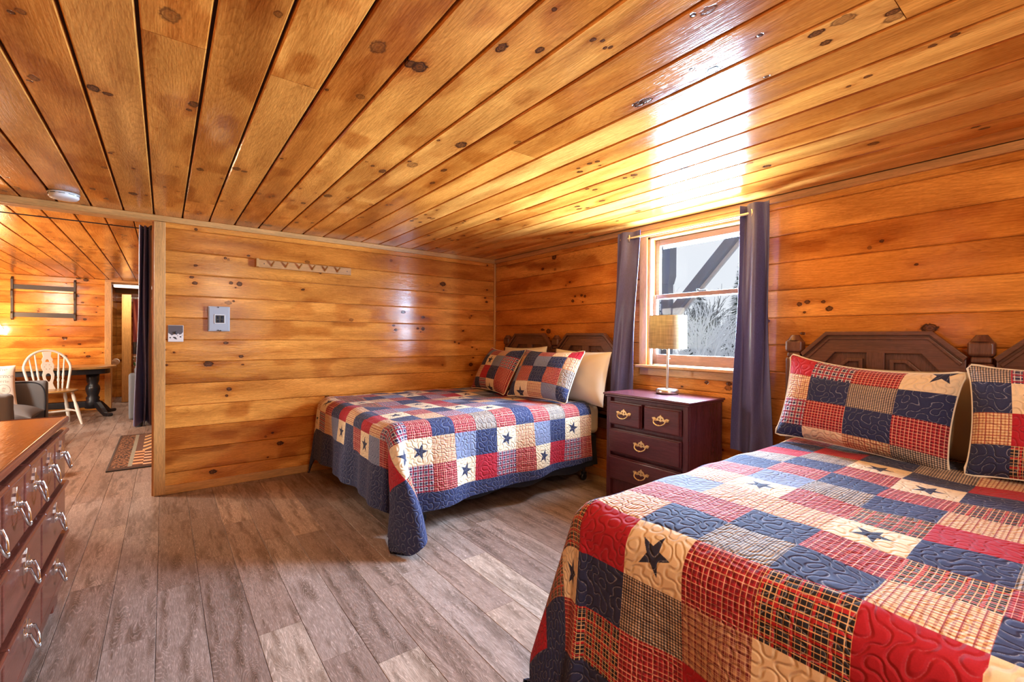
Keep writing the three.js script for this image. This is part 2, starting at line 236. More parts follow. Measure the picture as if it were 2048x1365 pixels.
{
  const g = struct('floor', 'grey brown oak look plank floor'), R = rng(9), W = 0.157, XS = -0.023, geos = [];
  for (let s = 0; s < FS; s++) for (let v = 0; v < 2; v++) {
    const q = boardGeo(1, W - 0.0012, 0.012, 0.0012, 0, 0, false), p = q.attributes.position, uv = q.attributes.uv;
    geos.push((L, off) => { const n = q.clone(), pp = n.attributes.position, uu = n.attributes.uv; for (let i = 0; i < pp.count; i++) { pp.setX(i, pp.getX(i) * L); uu.setXY(i, (off + (v ? -1 : 1) * pp.getX(i)) / FLEN, (s + 0.5 + pp.getY(i) / W * 0.96) / FS); } return n; });
  }
  const known = { '-1': [-3.41, -2.227], 0: [-3.69, -2.6], 1: [-2.835], 2: [-3.285, -1.985], 3: [-2.9], 4: [-4.06, -2.86, -1.563], 5: [-2.02], 6: [-3.3], 7: [-1.585], 8: [-2.036], '-2': [-2.83, -3.64], '-3': [-3.07] };
  const tone = { '4,-4.06': 2, '2,-1.985': 4, '4,-1.563': 4, '8,-2.036': 4, '7,-1.585': 2 };
  for (let k = -13; k < 19; k++) {
    const x = XS + (k + 0.5) * W, zEnd = x < 0.1 ? -11.3 : ZB + 0.002; if (x > X) continue; const cuts = known[k] ? [...known[k]] : [-1.2 - R() * 1.2]; cuts.sort((a, b) => b - a);
    while (cuts[cuts.length - 1] > zEnd) cuts.push(cuts[cuts.length - 1] - 1.21); while (cuts[0] < 0.7) cuts.unshift(cuts[0] + 1.21); cuts[cuts.length - 1] = Math.max(cuts[cuts.length - 1], zEnd);
    for (let i = 0; i + 1 < cuts.length; i++) {
      const z1 = cuts[i], z0 = cuts[i + 1], L = z1 - z0 - 0.001; if (L < 0.02) continue;
      const t = tone[k + ',' + z0] ?? [0, 1, 1, 3, 0, 2, 3, 0][Math.floor(R() * 8)], m = mesh('plank', geos[Math.floor(R() * geos.length)](L, R() * FLEN), floorMats[t], g);
      m.quaternion.setFromRotationMatrix(new THREE.Matrix4().makeBasis(...BASIS.floor)); m.position.set(x, 0, (z0 + z1) / 2);
    }
  }
  mesh('floor_core', box(7, 0.1, 13.4, -0.2, -0.0625, -4.95), plain(0.16, 0.12, 0.09, 0.8), g);
  mesh('living_floor_lining', box(2.4, 0.01, 5.2, 1.35, -0.006, -6.9), floorMats[0], g); mesh('living_floor_lining', box(1.4, 0.01, 5.2, -2.75, -0.006, -6.9), floorMats[0], g);
}
// mouldings
let trimN = 0; const trim = (label, w, h, d, x, y, z, axis, m = M.trim) => { const t = mesh('trim_' + (++trimN), woodUV(box(w, h, d, x, y, z, 0.004), axis, 1, trimN * 0.37), m, scene); t.userData = { kind: 'structure', label, category: 'trim' }; return t; };
trim('pine ceiling moulding above the peg rack wall and the opening', X - XL, 0.042, 0.022, (X + XL) / 2, H - 0.021, ZB + 0.011, 'x', M.trimPale);
trim('pine ceiling moulding along the window wall', 0.022, 0.042, ZN - ZB - 0.03, X - 0.011, H - 0.021, (ZN + ZB) / 2, 'z', M.trim);
trim('slim upright pine moulding in the room corner', 0.02, H - 0.05, 0.02, X - 0.012, H / 2 - 0.02, ZB + 0.012, 'y', M.trimPale);
trim('upright pine post at the end of the partition', 0.066, H - 0.05, 0.02, PE + 0.033, H / 2 - 0.02, ZB + 0.011, 'y', M.trimPale);
trim('pine lintel over the opening to the living room', 0.84, 0.045, 0.10, PE - 0.42, H - 0.022, ZB - 0.05, 'x', M.trimPale);
trim('pine door jamb left of the far doorway', 0.078, H - 0.03, 0.022, -0.695, (H - 0.03) / 2, ZL + 0.012, 'y', M.trimPale);
trim('pine head trim over the far doorway', 0.9, 0.035, 0.022, -0.28, H - 0.018, ZL + 0.012, 'x', M.trim);
{ const b = mesh('baseboard_back', woodUV(box(X - PE, 0.062, 0.014, (X + PE) / 2, 0.031, ZB + 0.007, 0.003), 'x'), M.trimPale, scene); b.userData = { kind: 'structure', label: 'pale pine baseboard under the peg rack wall', category: 'baseboard' }; }
{ const b = mesh('baseboard_window', woodUV(box(0.014, 0.062, ZN - ZB - 0.02, X - 0.007, 0.031, (ZN + ZB) / 2, 0.003), 'z'), M.trimPale, scene); b.userData = { kind: 'structure', label: 'pale pine baseboard under the window wall', category: 'baseboard' }; }

// bedroom window: double hung
{
  const g = struct('window_1', 'double hung wooden window above the nightstand'), a = WO.a, b = WO.b, zc = (a + b) / 2, w = b - a, y0 = WO.y0, y1 = WO.y1;
  const part = (n, geo, m, ax) => mesh(n, ax ? woodUV(geo, ax) : geo, m, g), GX = X + 0.05;
  for (const [z, s] of [[a, -1], [b, 1]]) part('casing', box(0.02, y1 - y0 + 0.02, 0.066, X - 0.01, (y0 + y1) / 2, z + s * 0.033, 0.004), M.casing, 'y');
  part('head_casing', box(0.022, 0.05, w + 0.14, X - 0.011, y1 + 0.026, zc, 0.004), M.casing, 'z');
  part('jamb', box(0.12, y1 - y0, 0.014, X + 0.055, (y0 + y1) / 2, a + 0.007), M.casing, 'y'); part('jamb', box(0.12, y1 - y0, 0.014, X + 0.055, (y0 + y1) / 2, b - 0.007), M.casing, 'y');
  part('head_jamb', box(0.12, 0.014, w, X + 0.055, y1 - 0.007, zc), M.casing, 'z'); part('stop', box(0.016, y1 - y0, 0.018, X + 0.008, (y0 + y1) / 2, a + 0.023, 0.003), M.paintWhite); part('stop', box(0.016, y1 - y0, 0.018, X + 0.008, (y0 + y1) / 2, b - 0.023, 0.003), M.paintWhite);
  part('stool', box(0.18, 0.022, w + 0.15, X + 0.03, y0 - 0.012, zc, 0.006), M.casing, 'z'); part('apron', box(0.018, 0.055, w + 0.12, X - 0.009, y0 - 0.052, zc, 0.004), M.casing, 'z');
  const sash = (name, ya, yb, x, bot, topw) => {
    const s = mesh(name, woodUV(merge([box(0.03, yb - ya, 0.036, x, (ya + yb) / 2, a + 0.032, 0.004), box(0.03, yb - ya, 0.036, x, (ya + yb) / 2, b - 0.032, 0.004), box(0.03, topw, w - 0.1, x, yb - topw / 2, zc, 0.004), box(0.03, bot, w - 0.1, x, ya + bot / 2, zc, 0.004)]), 'z'), M.sash, g);
    mesh('pane', box(0.004, yb - ya - bot - topw + 0.01, w - 0.09, x, (ya + bot + yb - topw) / 2, zc), M.glass, s); return s;
  };
  sash('upper_sash', 1.462, y1 - 0.016, GX + 0.034, 0.028, 0.045); sash('lower_sash', y0 + 0.004, 1.494, GX, 0.075, 0.032);
  part('latch', merge([box(0.012, 0.01, 0.06, GX - 0.01, 1.50, zc + 0.02, 0.003), box(0.014, 0.014, 0.02, GX - 0.01, 1.505, zc - 0.015, 0.003)]), M.black);
  part('sky_light_strip', box(0.008, 0.02, w - 0.11, GX + 0.06, y1 - 0.07, zc), M.greyMetal);  // grey strip standing for a band of sky light at the pane top
}
{ // window added behind the camera, out of view, to carry the rear fill
  const g = struct('window_2', 'added wooden window in the wall behind the camera, out of view'), zc = ZN + 0.04;
  mesh('window_frame', woodUV(merge([box(0.07, 1.05, 0.03, 0.28, 1.4, ZN - 0.015), box(0.07, 1.05, 0.03, 1.52, 1.4, ZN - 0.015), box(1.3, 0.06, 0.03, 0.9, 1.89, ZN - 0.015), box(1.3, 0.06, 0.03, 0.9, 0.91, ZN - 0.015), box(0.04, 0.95, 0.03, 0.9, 1.4, zc)]), 'y'), M.casing, g);
  mesh('pane', box(1.2, 0.95, 0.004, 0.9, 1.4, zc), M.glass, g);
}
{
  const g = struct('window_3', 'unseen window in the side wall of the living room'), xc = LX0 - 0.04;  // out of view, placed to let daylight into the living room
  mesh('window_frame', woodUV(merge([box(0.03, 1.1, 0.07, LX0 + 0.012, 1.4, -6.88), box(0.03, 1.1, 0.07, LX0 + 0.012, 1.4, -5.52), box(0.03, 0.06, 1.4, LX0 + 0.012, 1.91, -6.2), box(0.03, 0.06, 1.4, LX0 + 0.012, 0.88, -6.2), box(0.03, 1.0, 0.04, xc, 1.4, -6.2)]), 'y'), M.casing, g);
  mesh('pane', box(0.004, 1.0, 1.3, xc, 1.4, -6.2), M.glass, g);
}

// ------------------------------------------------------------------ patchwork cloth
const NAVY = [40, 46, 84], RED = [172, 16, 38], CREAM = [232, 208, 172];
const CELLM = 0.031;   // size of the vermicelli stitching
function stitchDist(x, y) {
  const wx = (vn(x * 24, y * 24, 411) - 0.5) * 0.026, wy = (vn(x * 24, y * 24, 412) - 0.5) * 0.026; x += wx; y += wy;   // distance in metres to a meandering quilting line
  const cx = Math.floor(x / CELLM), cy = Math.floor(y / CELLM), fx = x / CELLM - cx, fy = y / CELLM - cy; let u = fx; if (hash(cx, cy, 401) < 0.5) u = 1 - fx;
  return Math.min(Math.abs(Math.hypot(u, fy) - 0.5), Math.abs(Math.hypot(1 - u, 1 - fy) - 0.5)) * CELLM;
}
function inStar(x, y, r) { // five-pointed star round the origin
  const R = Math.hypot(x, y); if (R > r) return false; let a = Math.atan2(x, y); const s = Math.PI * 2 / 5; a = Math.abs(((a + s / 2) % s + s) % s - s / 2);
  const px = R * Math.cos(a), py = R * Math.sin(a), ix = 0.382 * r * Math.cos(s / 2), iy = 0.382 * r * Math.sin(s / 2); return (px - r) * iy - py * (ix - r) < 0 ? true : false;
}
const line = (v, p, w) => { const f = ((v / p) % 1 + 1) % 1; return f < w ? 1 : 0; };
function fabric(t, x, y, o) {   // colour of a fabric at x, y metres
  const w = vn(x * 900, y * 900, 61) - 0.5; let c;
  switch (t) {
    case 'N': c = [NAVY[0] + 10 * w, NAVY[1] + 10 * w, NAVY[2] + 12 * w]; break;
    case 'R': c = [RED[0] + 16 * w, RED[1] + 8 * w, RED[2] + 8 * w]; break;
    case 'S': case 'C': c = [CREAM[0] + 10 * w, CREAM[1] + 10 * w, CREAM[2] + 10 * w]; break;
    case 'P': { c = [176, 22, 42]; const a = line(x, 0.0135, 0.5), b = line(y, 0.0135, 0.5); if (a + b === 1) c = [146, 16, 34]; if (a + b === 2) c = [112, 12, 28]; if (line(x + 0.002, 0.0135, 0.13) || line(y + 0.002, 0.0135, 0.13)) c = [232, 178, 150]; break; }
    case 'B': { const a = line(x, 0.0082, 0.5), b = line(y, 0.0082, 0.5); c = a + b === 2 ? [34, 32, 44] : a + b === 1 ? [128, 112, 106] : [226, 200, 170]; break; }
    case 'G': { const a = line(x + y, 0.005, 0.5), b = line(x - y, 0.0065, 0.5); c = a ^ b ? [104, 112, 142] : [136, 142, 166]; break; }
    case 'T': { c = [228, 200, 160]; const a = line(x, 0.011, 0.42), b = line(y, 0.011, 0.42); if (a + b === 1) c = [206, 160, 116]; if (a + b === 2) c = [160, 92, 70]; if (line(x, 0.022, 0.1) || line(y, 0.022, 0.1)) c = [150, 62, 56]; break; }
    case 'W': { c = [196, 150, 118]; const a = line(x, 0.019, 0.45), b = line(y, 0.019, 0.45); if (a + b === 1) c = [150, 92, 80]; if (a + b === 2) c = [112, 34, 40]; if (line(x + 0.004, 0.0095, 0.12) || line(y + 0.004, 0.0095, 0.12)) c = [222, 186, 150]; break; }
    case 'K': { c = [26, 24, 36]; if (line(x, 0.036, 0.17) || line(y, 0.036, 0.17)) c = [178, 30, 38]; if (line(x + 0.003, 0.012, 0.17) || line(y + 0.003, 0.012, 0.17)) c = [226, 178, 128]; break; }
    case 'D': { c = [40, 44, 78]; if (line(x, 0.016, 0.2) || line(y, 0.016, 0.2)) c = [214, 196, 196]; if (line(x + 0.008, 0.032, 0.16) || line(y + 0.008, 0.032, 0.16)) c = [168, 40, 60]; break; }
    default: c = NAVY;
  }
  o[0] = c[0]; o[1] = c[1]; o[2] = c[2];
}
// texture of a quilt: cellAt(s, t) -> [fabric, x in patch, y in patch, patch width, patch height]
function quiltTex(w, h, mw, mh, cellAt, starTurn = 0) {
  const ht = new Uint8Array(w * h), cs = Math.cos(starTurn), sn = Math.sin(starTurn);
  const col = dataTex(w, h, (px, py, o) => {
    const s = (px + 0.5) / w * mw, t = (py + 0.5) / h * mh, [f, x, y, cw, chh] = cellAt(s, t); fabric(f, s, t, o);
    const d = stitchDist(s, t), e = Math.min(x, cw - x, y, chh - y); let star = false;
    if (f === 'S') { const ux = x - cw / 2, uy = y - chh / 2; if (inStar(ux * cs - uy * sn, ux * sn + uy * cs, 0.052)) { o[0] = 40; o[1] = 42; o[2] = 68; star = true; } }
    if (d < 0.0010) { const k = f === 'N' || star || f === 'K' ? 0.62 : f === 'R' ? 0.28 : 0.15, L = f === 'N' || star || f === 'K' || f === 'R' ? 176 : 120; const dash = vn(s * 260, t * 260, 71) > 0.35 ? 1 : 0.35; for (let q = 0; q < 3; q++) o[q] = lerp(o[q], L + (q === 2 ? 4 : 0), k * dash); }
    const p = sstep(0, 0.0065, d) * 0.85 + 0.15 * sstep(0, 0.012, e) + (vn(s * 55, t * 55, 81) - 0.5) * 0.28; ht[py * w + px] = clamp(p * 215 + 15, 0, 255);
  }, true);
  const bump = dataTex(w, h, (x, y, o) => { o[0] = o[1] = o[2] = ht[y * w + x]; }, false); return { col, bump };
}
const quiltMat = (q, bs = 0.0042) => new THREE.MeshPhysicalMaterial({ map: q.col, bumpMap: q.bump, bumpScale: bs, roughness: 0.88, sheen: 0.25, sheenRoughness: 0.6, sheenColor: new THREE.Color(0.6, 0.6, 0.62) });
const QS = 2.45;   // a quilt texture is this many metres square
// quilt laid over a mattress. bed: x of foot and head, z of its two long edges, y of the top; over: overhang at near side, far side, foot
function quilt(B, mat, ear) {
  const R = 0.075, L = B.xh - B.xf, hw = (B.z1 - B.z0) / 2, zc = (B.z0 + B.z1) / 2, R2 = R * Math.PI / 2;
  const prof = q => q <= 0 ? [q, 0] : q < R2 ? [R * Math.sin(q / R), R * (1 - Math.cos(q / R))] : [R, R + q - R2];
  return mesh('quilt', cloth(150, 132, (u, v) => {
    const t = lerp(B.t0 || 0, L + B.ovF, v), tk = clamp(t / L), ovN = lerp(B.ovN1, B.ovN0, tk), ovS = lerp(B.ovS1, B.ovS0, tk), s = lerp(-hw - ovS, hw + ovN, u), sg = Math.sign(s) || 1;
    const a = Math.abs(s) - (hw - R), b = t - (L - R); let x, y, z, drop;
    const wob = (vn(s * 7, t * 7, 5) - 0.5) * 0.014 + (vn(s * 2.3, t * 2.3, 6) - 0.5) * 0.02;
    if (a > 0 && b > 0) {
      const E = ear[sg > 0 ? 1 : 0], pn = E.p || 2, q = Math.pow(Math.pow(a, pn) + Math.pow(b, pn), 1 / pn), th = Math.atan2(b, a), [h, d] = prof(q); drop = d;
      let fl = d * (0.05 + (E.base || 0) + E.amp * Math.exp(-Math.pow((th - E.th) / E.w, 2)) - E.dip * Math.exp(-Math.pow((th - E.th - E.dt) / 0.22, 2))), dir = th + E.twist * sstep(0, 0.5, d) * Math.exp(-Math.pow((th - E.th) / 0.5, 2));
      if (d > B.y - 0.012) { fl += (d - B.y + 0.012) * 0.8; }
      z = zc + sg * (hw - R + Math.cos(dir) * (h + fl)); x = B.xf + R - Math.sin(dir) * (h + fl); y = B.y - d;
    } else if (a > 0) { const [h, d] = prof(a); drop = d; const fl = d * (0.05 + (ear[sg > 0 ? 1 : 0].base || 0)) + sstep(0.05, 0.4, d) * (0.018 * Math.sin(t * 9 + 1) + 0.012 * Math.sin(t * 17 + 2)); z = zc + sg * (hw - R + h + fl); x = B.xh - t; y = B.y - d; }
    else if (b > 0) { const [h, d] = prof(b); drop = d; const fl = d * 0.05 + sstep(0.05, 0.4, d) * (0.016 * Math.sin(s * 11 + 2) + 0.01 * Math.sin(s * 23)); z = zc + s; x = B.xf + R - h - fl; y = B.y - d; }
    else { z = zc + s; x = B.xh - t; y = B.y; drop = 0; }
    if (drop < 0.02) y += wob; else { x += wob * 0.6; z += wob * sg * 0.4; }
    y = Math.max(y, 0.008 + 0.004 * u); return [V(x, y, z), [(s + hw + B.pad) / QS, t / QS]];
  }, 0.012), mat);
}
// bed of the far side: rows counted from the near edge down its side, columns from the foot
const B1 = { xf: 1.035, xh: 2.83, z0: -4.06, z1: -2.50, y: 0.640, ovN0: 0.50, ovN1: 0.40, ovS0: 0.36, ovS1: 0.36, ovF: 0.46, pad: 0.40, t0: 0.14 };
const B2 = { xf: 1.075, xh: 2.83, z0: -1.075, z1: 0.42, y: 0.618, ovN0: 0.45, ovN1: 0.45, ovS0: 0.50, ovS1: 0.50, ovF: 0.565, pad: 0.52 };
function tableCells(B, cu, cv, uSeam, vSeam, rows, seed, border) {   // uSeam: z of a seam, vSeam: x of a seam
  const hw = (B.z1 - B.z0) / 2, zc = (B.z0 + B.z1) / 2, kinds = 'NPSTGRBDNPSTKN';
  return (s, t) => {
    const z = s - hw - B.pad + zc, xa = B.xh - t, u = (z - uSeam) / cu, v = (xa - vSeam) / cv, i = Math.floor(u), j = Math.floor(v);
    let f; if (i < border.i0 || i > border.i1 || j < border.j0) f = 'N'; else f = rows[i]?.[j - border.j0] ?? kinds[(i * 5 + j * 3 + Math.floor(hash(i, j, seed) * 3) + 700) % kinds.length];
    const near = i >= border.i0 && i <= border.i1 && j >= border.j0; return [f, near ? (u - i) * cu : 1, near ? (v - j) * cv : 1, near ? cu : 2, near ? cv : 2];
  };
}
const rows1 = { };   // column i (0 = first one down the near side), string runs from the foot hem towards the head
rows1[1] = 'NKDPSRDPSRDPSR'; rows1[0] = 'RSSTGNSTGNSTGN'; rows1[-1] = 'PDPNPBPNPBPNPB'; rows1[-2] = 'GTNTDGSNDPNGST'; rows1[-3] = 'SRSPNSDGNRDSNP'; rows1[-4] = 'PNDGSPNTGSPNDR'; rows1[-5] = 'NTNPSRGNDPSTNG'; rows1[-6] = 'SRKDNPTSGNRPST'; rows1[-7] = 'GNSTPNDRSGNPTS'; rows1[-8] = 'TPKNGSPDNTSRGP';
const quilt1Tex = quiltTex(2048, 2048, QS, QS, tableCells(B1, 0.163, 0.158, -2.45, 1.14 - 0.158 * 0, rows1, 3, { i0: -11, i1: 1, j0: -2 }), 0);
const rows2 = { '-2': 'NKSDNBTNPSGN', '-1': 'PSKNTGPNBSRN', 0: 'KNRTPGTPNBRN', 1: 'PBSNPTSGPNBR', 2: 'RWPBNTPBNPSN', 3: 'SCKNPSKNPSNB', 4: 'NCRTKNRTKNRT', 5: 'PRSNPBSTPNSR', 6: 'BKNPTNRSDPNT' };
const quilt2Tex = quiltTex(2048, 2048, QS, QS, tableCells(B2, 0.181, 0.161, -1.025, 1.135, rows2, 8, { i0: -3, i1: 9, j0: -3 }), Math.PI / 2);
const capGeo = (w, h, d, x, y, z, r) => box(w, h, d, x, y, z, r);
function makeBed(label, B, tex, ear) {
  const b = thing('bed', label, 'bed', [0, 0, 0]), zc = (B.z0 + B.z1) / 2, xc = (B.xf + B.xh) / 2, L = B.xh - B.xf, Wd = B.z1 - B.z0;
  mesh('mattress', box(L - 0.03, 0.24, Wd - 0.03, xc + 0.015, B.y - 0.135, zc, 0.05), M.cream, b);
  mesh('box_spring', merge([box(L - 0.05, 0.2, Wd - 0.06, xc + 0.01, B.y - 0.355, zc, 0.03)]), M.dark, b);
  mesh('dust_cover', cloth(80, 6, (u, v) => [V(lerp(B.xf + 0.22, B.xh - 0.04, u), lerp(B.y - 0.30, 0.115 + 0.05 * Math.pow(Math.abs(u - 0.45), 1.6) + 0.012 * Math.sin(u * 21), v), B.z1 - 0.035 + 0.02 * v + 0.008 * Math.sin(u * 26) * v), [u * 2, v]], 0.004), M.dark, b);
  const fr = mesh('metal_frame', merge([box(L - 0.1, 0.03, 0.03, xc, 0.14, B.z1 - 0.06), box(L - 0.1, 0.03, 0.03, xc, 0.14, B.z0 + 0.06), box(0.03, 0.03, Wd - 0.1, B.xf + 0.25, 0.125, zc), box(0.03, 0.03, Wd - 0.1, B.xh - 0.15, 0.125, zc)]), M.black, b);
  for (const x of [B.xf + 0.25, B.xh - 0.1]) for (const z of [B.z1 - 0.1, B.z0 + 0.1]) mesh('caster', merge([cyl(0.011, 0.011, V(x, 0.04, z), V(x, 0.15, z), 10), at(new THREE.TorusGeometry(0.02, 0.011, 8, 18), x, 0.031, z), cyl(0.017, 0.017, V(x, 0.031, z - 0.012), V(x, 0.031, z + 0.012), 16), box(0.03, 0.02, 0.034, x, 0.062, z)]), M.black, b);
  mesh('frame_bracket', merge([box(0.012, 0.05, 0.05, B.xf + 0.2, 0.12, B.z1 - 0.05, 0.003), box(0.06, 0.012, 0.012, B.xf + 0.225, 0.142, B.z1 - 0.03, 0.003)]), M.brass, b);
  const q = quilt(B, quiltMat(tex), ear); q.userData.label = 'red navy and cream patchwork star quilt'; b.add(q); return b;
}
makeBed('far bed in the corner with a blue looking patchwork star quilt', B1, quilt1Tex, [{ th: 0.8, amp: 0.1, w: 0.4, dip: 0, dt: 0.5, twist: 0 }, { th: 0.42, amp: 0.50, w: 0.30, dip: 0.10, dt: 0.75, twist: -0.35 }]);
makeBed('near bed in the foreground with a red and cream patchwork star quilt', B2, quilt2Tex, [{ th: 0.62, amp: 0.16, w: 0.4, dip: 0.04, dt: 0.6, twist: 0, p: 6, base: 0.08 }, { th: 0.8, amp: 0.12, w: 0.4, dip: 0.0, dt: 0.5, twist: 0, p: 5 }]);

// pillows
function pillowGeo(w, h, t, nu = 44, nv = 30, sag = 0) {
  const pos = [], uv = [], idx = [];
  for (const s of [1, -1]) for (let j = 0; j <= nv; j++) for (let i = 0; i <= nu; i++) {
    const u = i / nu * 2 - 1, v = j / nv * 2 - 1, e = Math.pow(1 - Math.pow(Math.abs(u), 3), 0.62) * Math.pow(1 - Math.pow(Math.abs(v), 3), 0.62);
    const x = u * w / 2 * (1 - 0.05 * (1 - v * v)), y = v * h / 2 * (1 - 0.07 * (1 - u * u)) - sag * (1 - u * u) * (v > 0 ? v : 0); pos.push(x, y, s * (t / 2 * e + 0.003) + (vn(u * 3 + 9, v * 3 + 9, 44) - 0.5) * 0.012 * e); uv.push((u + 1) / 2, (v + 1) / 2);
  }
  const n = (nu + 1) * (nv + 1), id = (s, i, j) => s * n + j * (nu + 1) + i;
  for (let j = 0; j < nv; j++) for (let i = 0; i < nu; i++) { idx.push(id(0, i, j), id(0, i + 1, j), id(0, i + 1, j + 1), id(0, i, j), id(0, i + 1, j + 1), id(0, i, j + 1)); idx.push(id(1, i, j), id(1, i + 1, j + 1), id(1, i + 1, j), id(1, i, j), id(1, i, j + 1), id(1, i + 1, j + 1)); }
  for (let i = 0; i < nu; i++) { idx.push(id(0, i + 1, 0), id(0, i, 0), id(1, i, 0), id(0, i + 1, 0), id(1, i, 0), id(1, i + 1, 0)); idx.push(id(0, i, nv), id(0, i + 1, nv), id(1, i, nv), id(0, i + 1, nv), id(1, i + 1, nv), id(1, i, nv)); }
  for (let j = 0; j < nv; j++) { idx.push(id(0, nu, j + 1), id(0, nu, j), id(1, nu, j), id(0, nu, j + 1), id(1, nu, j), id(1, nu, j + 1)); idx.push(id(0, 0, j), id(0, 0, j + 1), id(1, 0, j), id(0, 0, j + 1), id(1, 0, j + 1), id(1, 0, j)); }
  const g = new THREE.BufferGeometry(); g.setAttribute('position', new THREE.Float32BufferAttribute(pos, 3)); g.setAttribute('uv', new THREE.Float32BufferAttribute(uv, 2)); g.setIndex(idx); g.computeVertexNormals(); return g;
}
function leanPillow(m, cx, cy, cz, lean, roll = 0, yaw = 0) { // local x -> world +z, y -> up the headboard
  const S = Math.sin(lean), C = Math.cos(lean), b = new THREE.Matrix4().makeBasis(V(0, 0, 1), V(S, C, 0), V(-C, S, 0));
  m.quaternion.setFromRotationMatrix(b).multiply(new THREE.Quaternion().setFromAxisAngle(V(0, 0, 1), roll)); if (yaw) m.quaternion.premultiply(new THREE.Quaternion().setFromAxisAngle(V(0, 1, 0), yaw)); m.position.set(cx, cy, cz);
}
function shamTex(w, h, xs, ys, rows, starTurn = 0) {   // xs, ys: seams in metres from the lower left corner; rows from the bottom
  return quiltTex(1024, Math.round(1024 * h / w), w, h, (s, t) => { let i = 0, j = 0; while (i < xs.length && s > xs[i]) i++; while (j < ys.length && t > ys[j]) j++; const x0 = i ? xs[i - 1] : -0.06, x1 = i < xs.length ? xs[i] : w + 0.06, y0 = j ? ys[j - 1] : -0.08, y1 = j < ys.length ? ys[j] : h + 0.08; return [rows[j]?.[i] ?? 'N', s - x0, t - y0, x1 - x0, y1 - y0]; }, starTurn);
}
function sham(label, w, h, t, tex, pose, sag) { const g = thing('pillow', label, 'pillow', [0, 0, 0], 0, undefined); leanPillow(g, ...pose); mesh('sham', pillowGeo(w, h, t, 44, 30, sag), quiltMat(tex, 0.0038), g); const pts = []; for (let k = 0; k < 4; k++) { const c = [[-1, -1], [1, -1], [1, 1], [-1, 1]], a = c[k], b = c[(k + 1) % 4]; for (let q = 0; q < 8; q++) { const u = lerp(a[0], b[0], q / 8), v = lerp(a[1], b[1], q / 8); pts.push(V(u * w / 2 * (1 - 0.05 * (1 - v * v)), v * h / 2 * (1 - 0.07 * (1 - u * u)) - (sag || 0) * (1 - u * u) * (v > 0 ? v : 0), 0)); } } mesh('piping', tube(pts, 0.0045, 96, 6, true), M.cream, g); return g; }
sham('patchwork pillow on the near bed with a navy centre patch, nearer the curtain', 0.67, 0.425, 0.21, shamTex(0.67, 0.425, [0.135, 0.31, 0.49], [0.06, 0.195, 0.325], ['NCTB', 'DPNP', 'TNBN', 'RDPS']), [2.61, 0.846, -0.715, 0.22, -0.085], 0.02);
sham('patchwork pillow at the right edge of the photo with orange plaid and navy patches', 0.70, 0.44, 0.21, shamTex(0.70, 0.44, [0.12, 0.28, 0.45, 0.6], [0.12, 0.245, 0.37], ['NKNBN', 'TRKNP', 'NSPTB', 'BDSNR']), [2.59, 0.852, 0.0, 0.24, 0.02], 0.01);
sham('patchwork pillow on the far bed leaning in the corner against the pine wall', 0.66, 0.45, 0.18, shamTex(0.66, 0.45, [0.1, 0.21, 0.35, 0.5], [0.09, 0.225, 0.35], ['PNDSP', 'WTRNP', 'PNSGD', 'RGPTN']), [2.52, 0.858, -3.53, 0.52, 0.0, -0.12], 0.01);
sham('patchwork pillow on the far bed in front of the cream pillow', 0.66, 0.45, 0.18, shamTex(0.66, 0.45, [0.1, 0.26, 0.42, 0.57], [0.11, 0.255, 0.37], ['NSTGN', 'GPNPB', 'TNGNT', 'DNPCR']), [2.50, 0.862, -2.835, 0.52, 0.0, 0.1], 0.01);
{
  for (const [lab, z, x, y, roll] of [['plain cream pillow propped on the headboard behind the patchwork pillow nearest the nightstand', -2.70, 2.755, 0.845, -0.02], ['plain cream pillow mostly hidden behind the corner patchwork pillow', -3.45, 2.755, 0.86, 0.03]]) { const g = thing('pillow', lab, 'pillow'); leanPillow(g, x, y, z, 0.20, roll); mesh('pillowcase', pillowGeo(0.64, 0.44, 0.15), M.cream, g); }
  for (const [lab, z] of [['plain dark taupe pillow behind the patchwork pillow with the navy centre', -0.62], ['plain taupe pillow behind the pillow at the right edge', 0.08]]) { const g = thing('pillow', lab, 'pillow'); leanPillow(g, 2.785, 0.83, z, 0.08, 0); mesh('pillowcase', pillowGeo(0.62, 0.40, 0.10), plain(0.42, 0.34, 0.24, 0.9), g); }
}

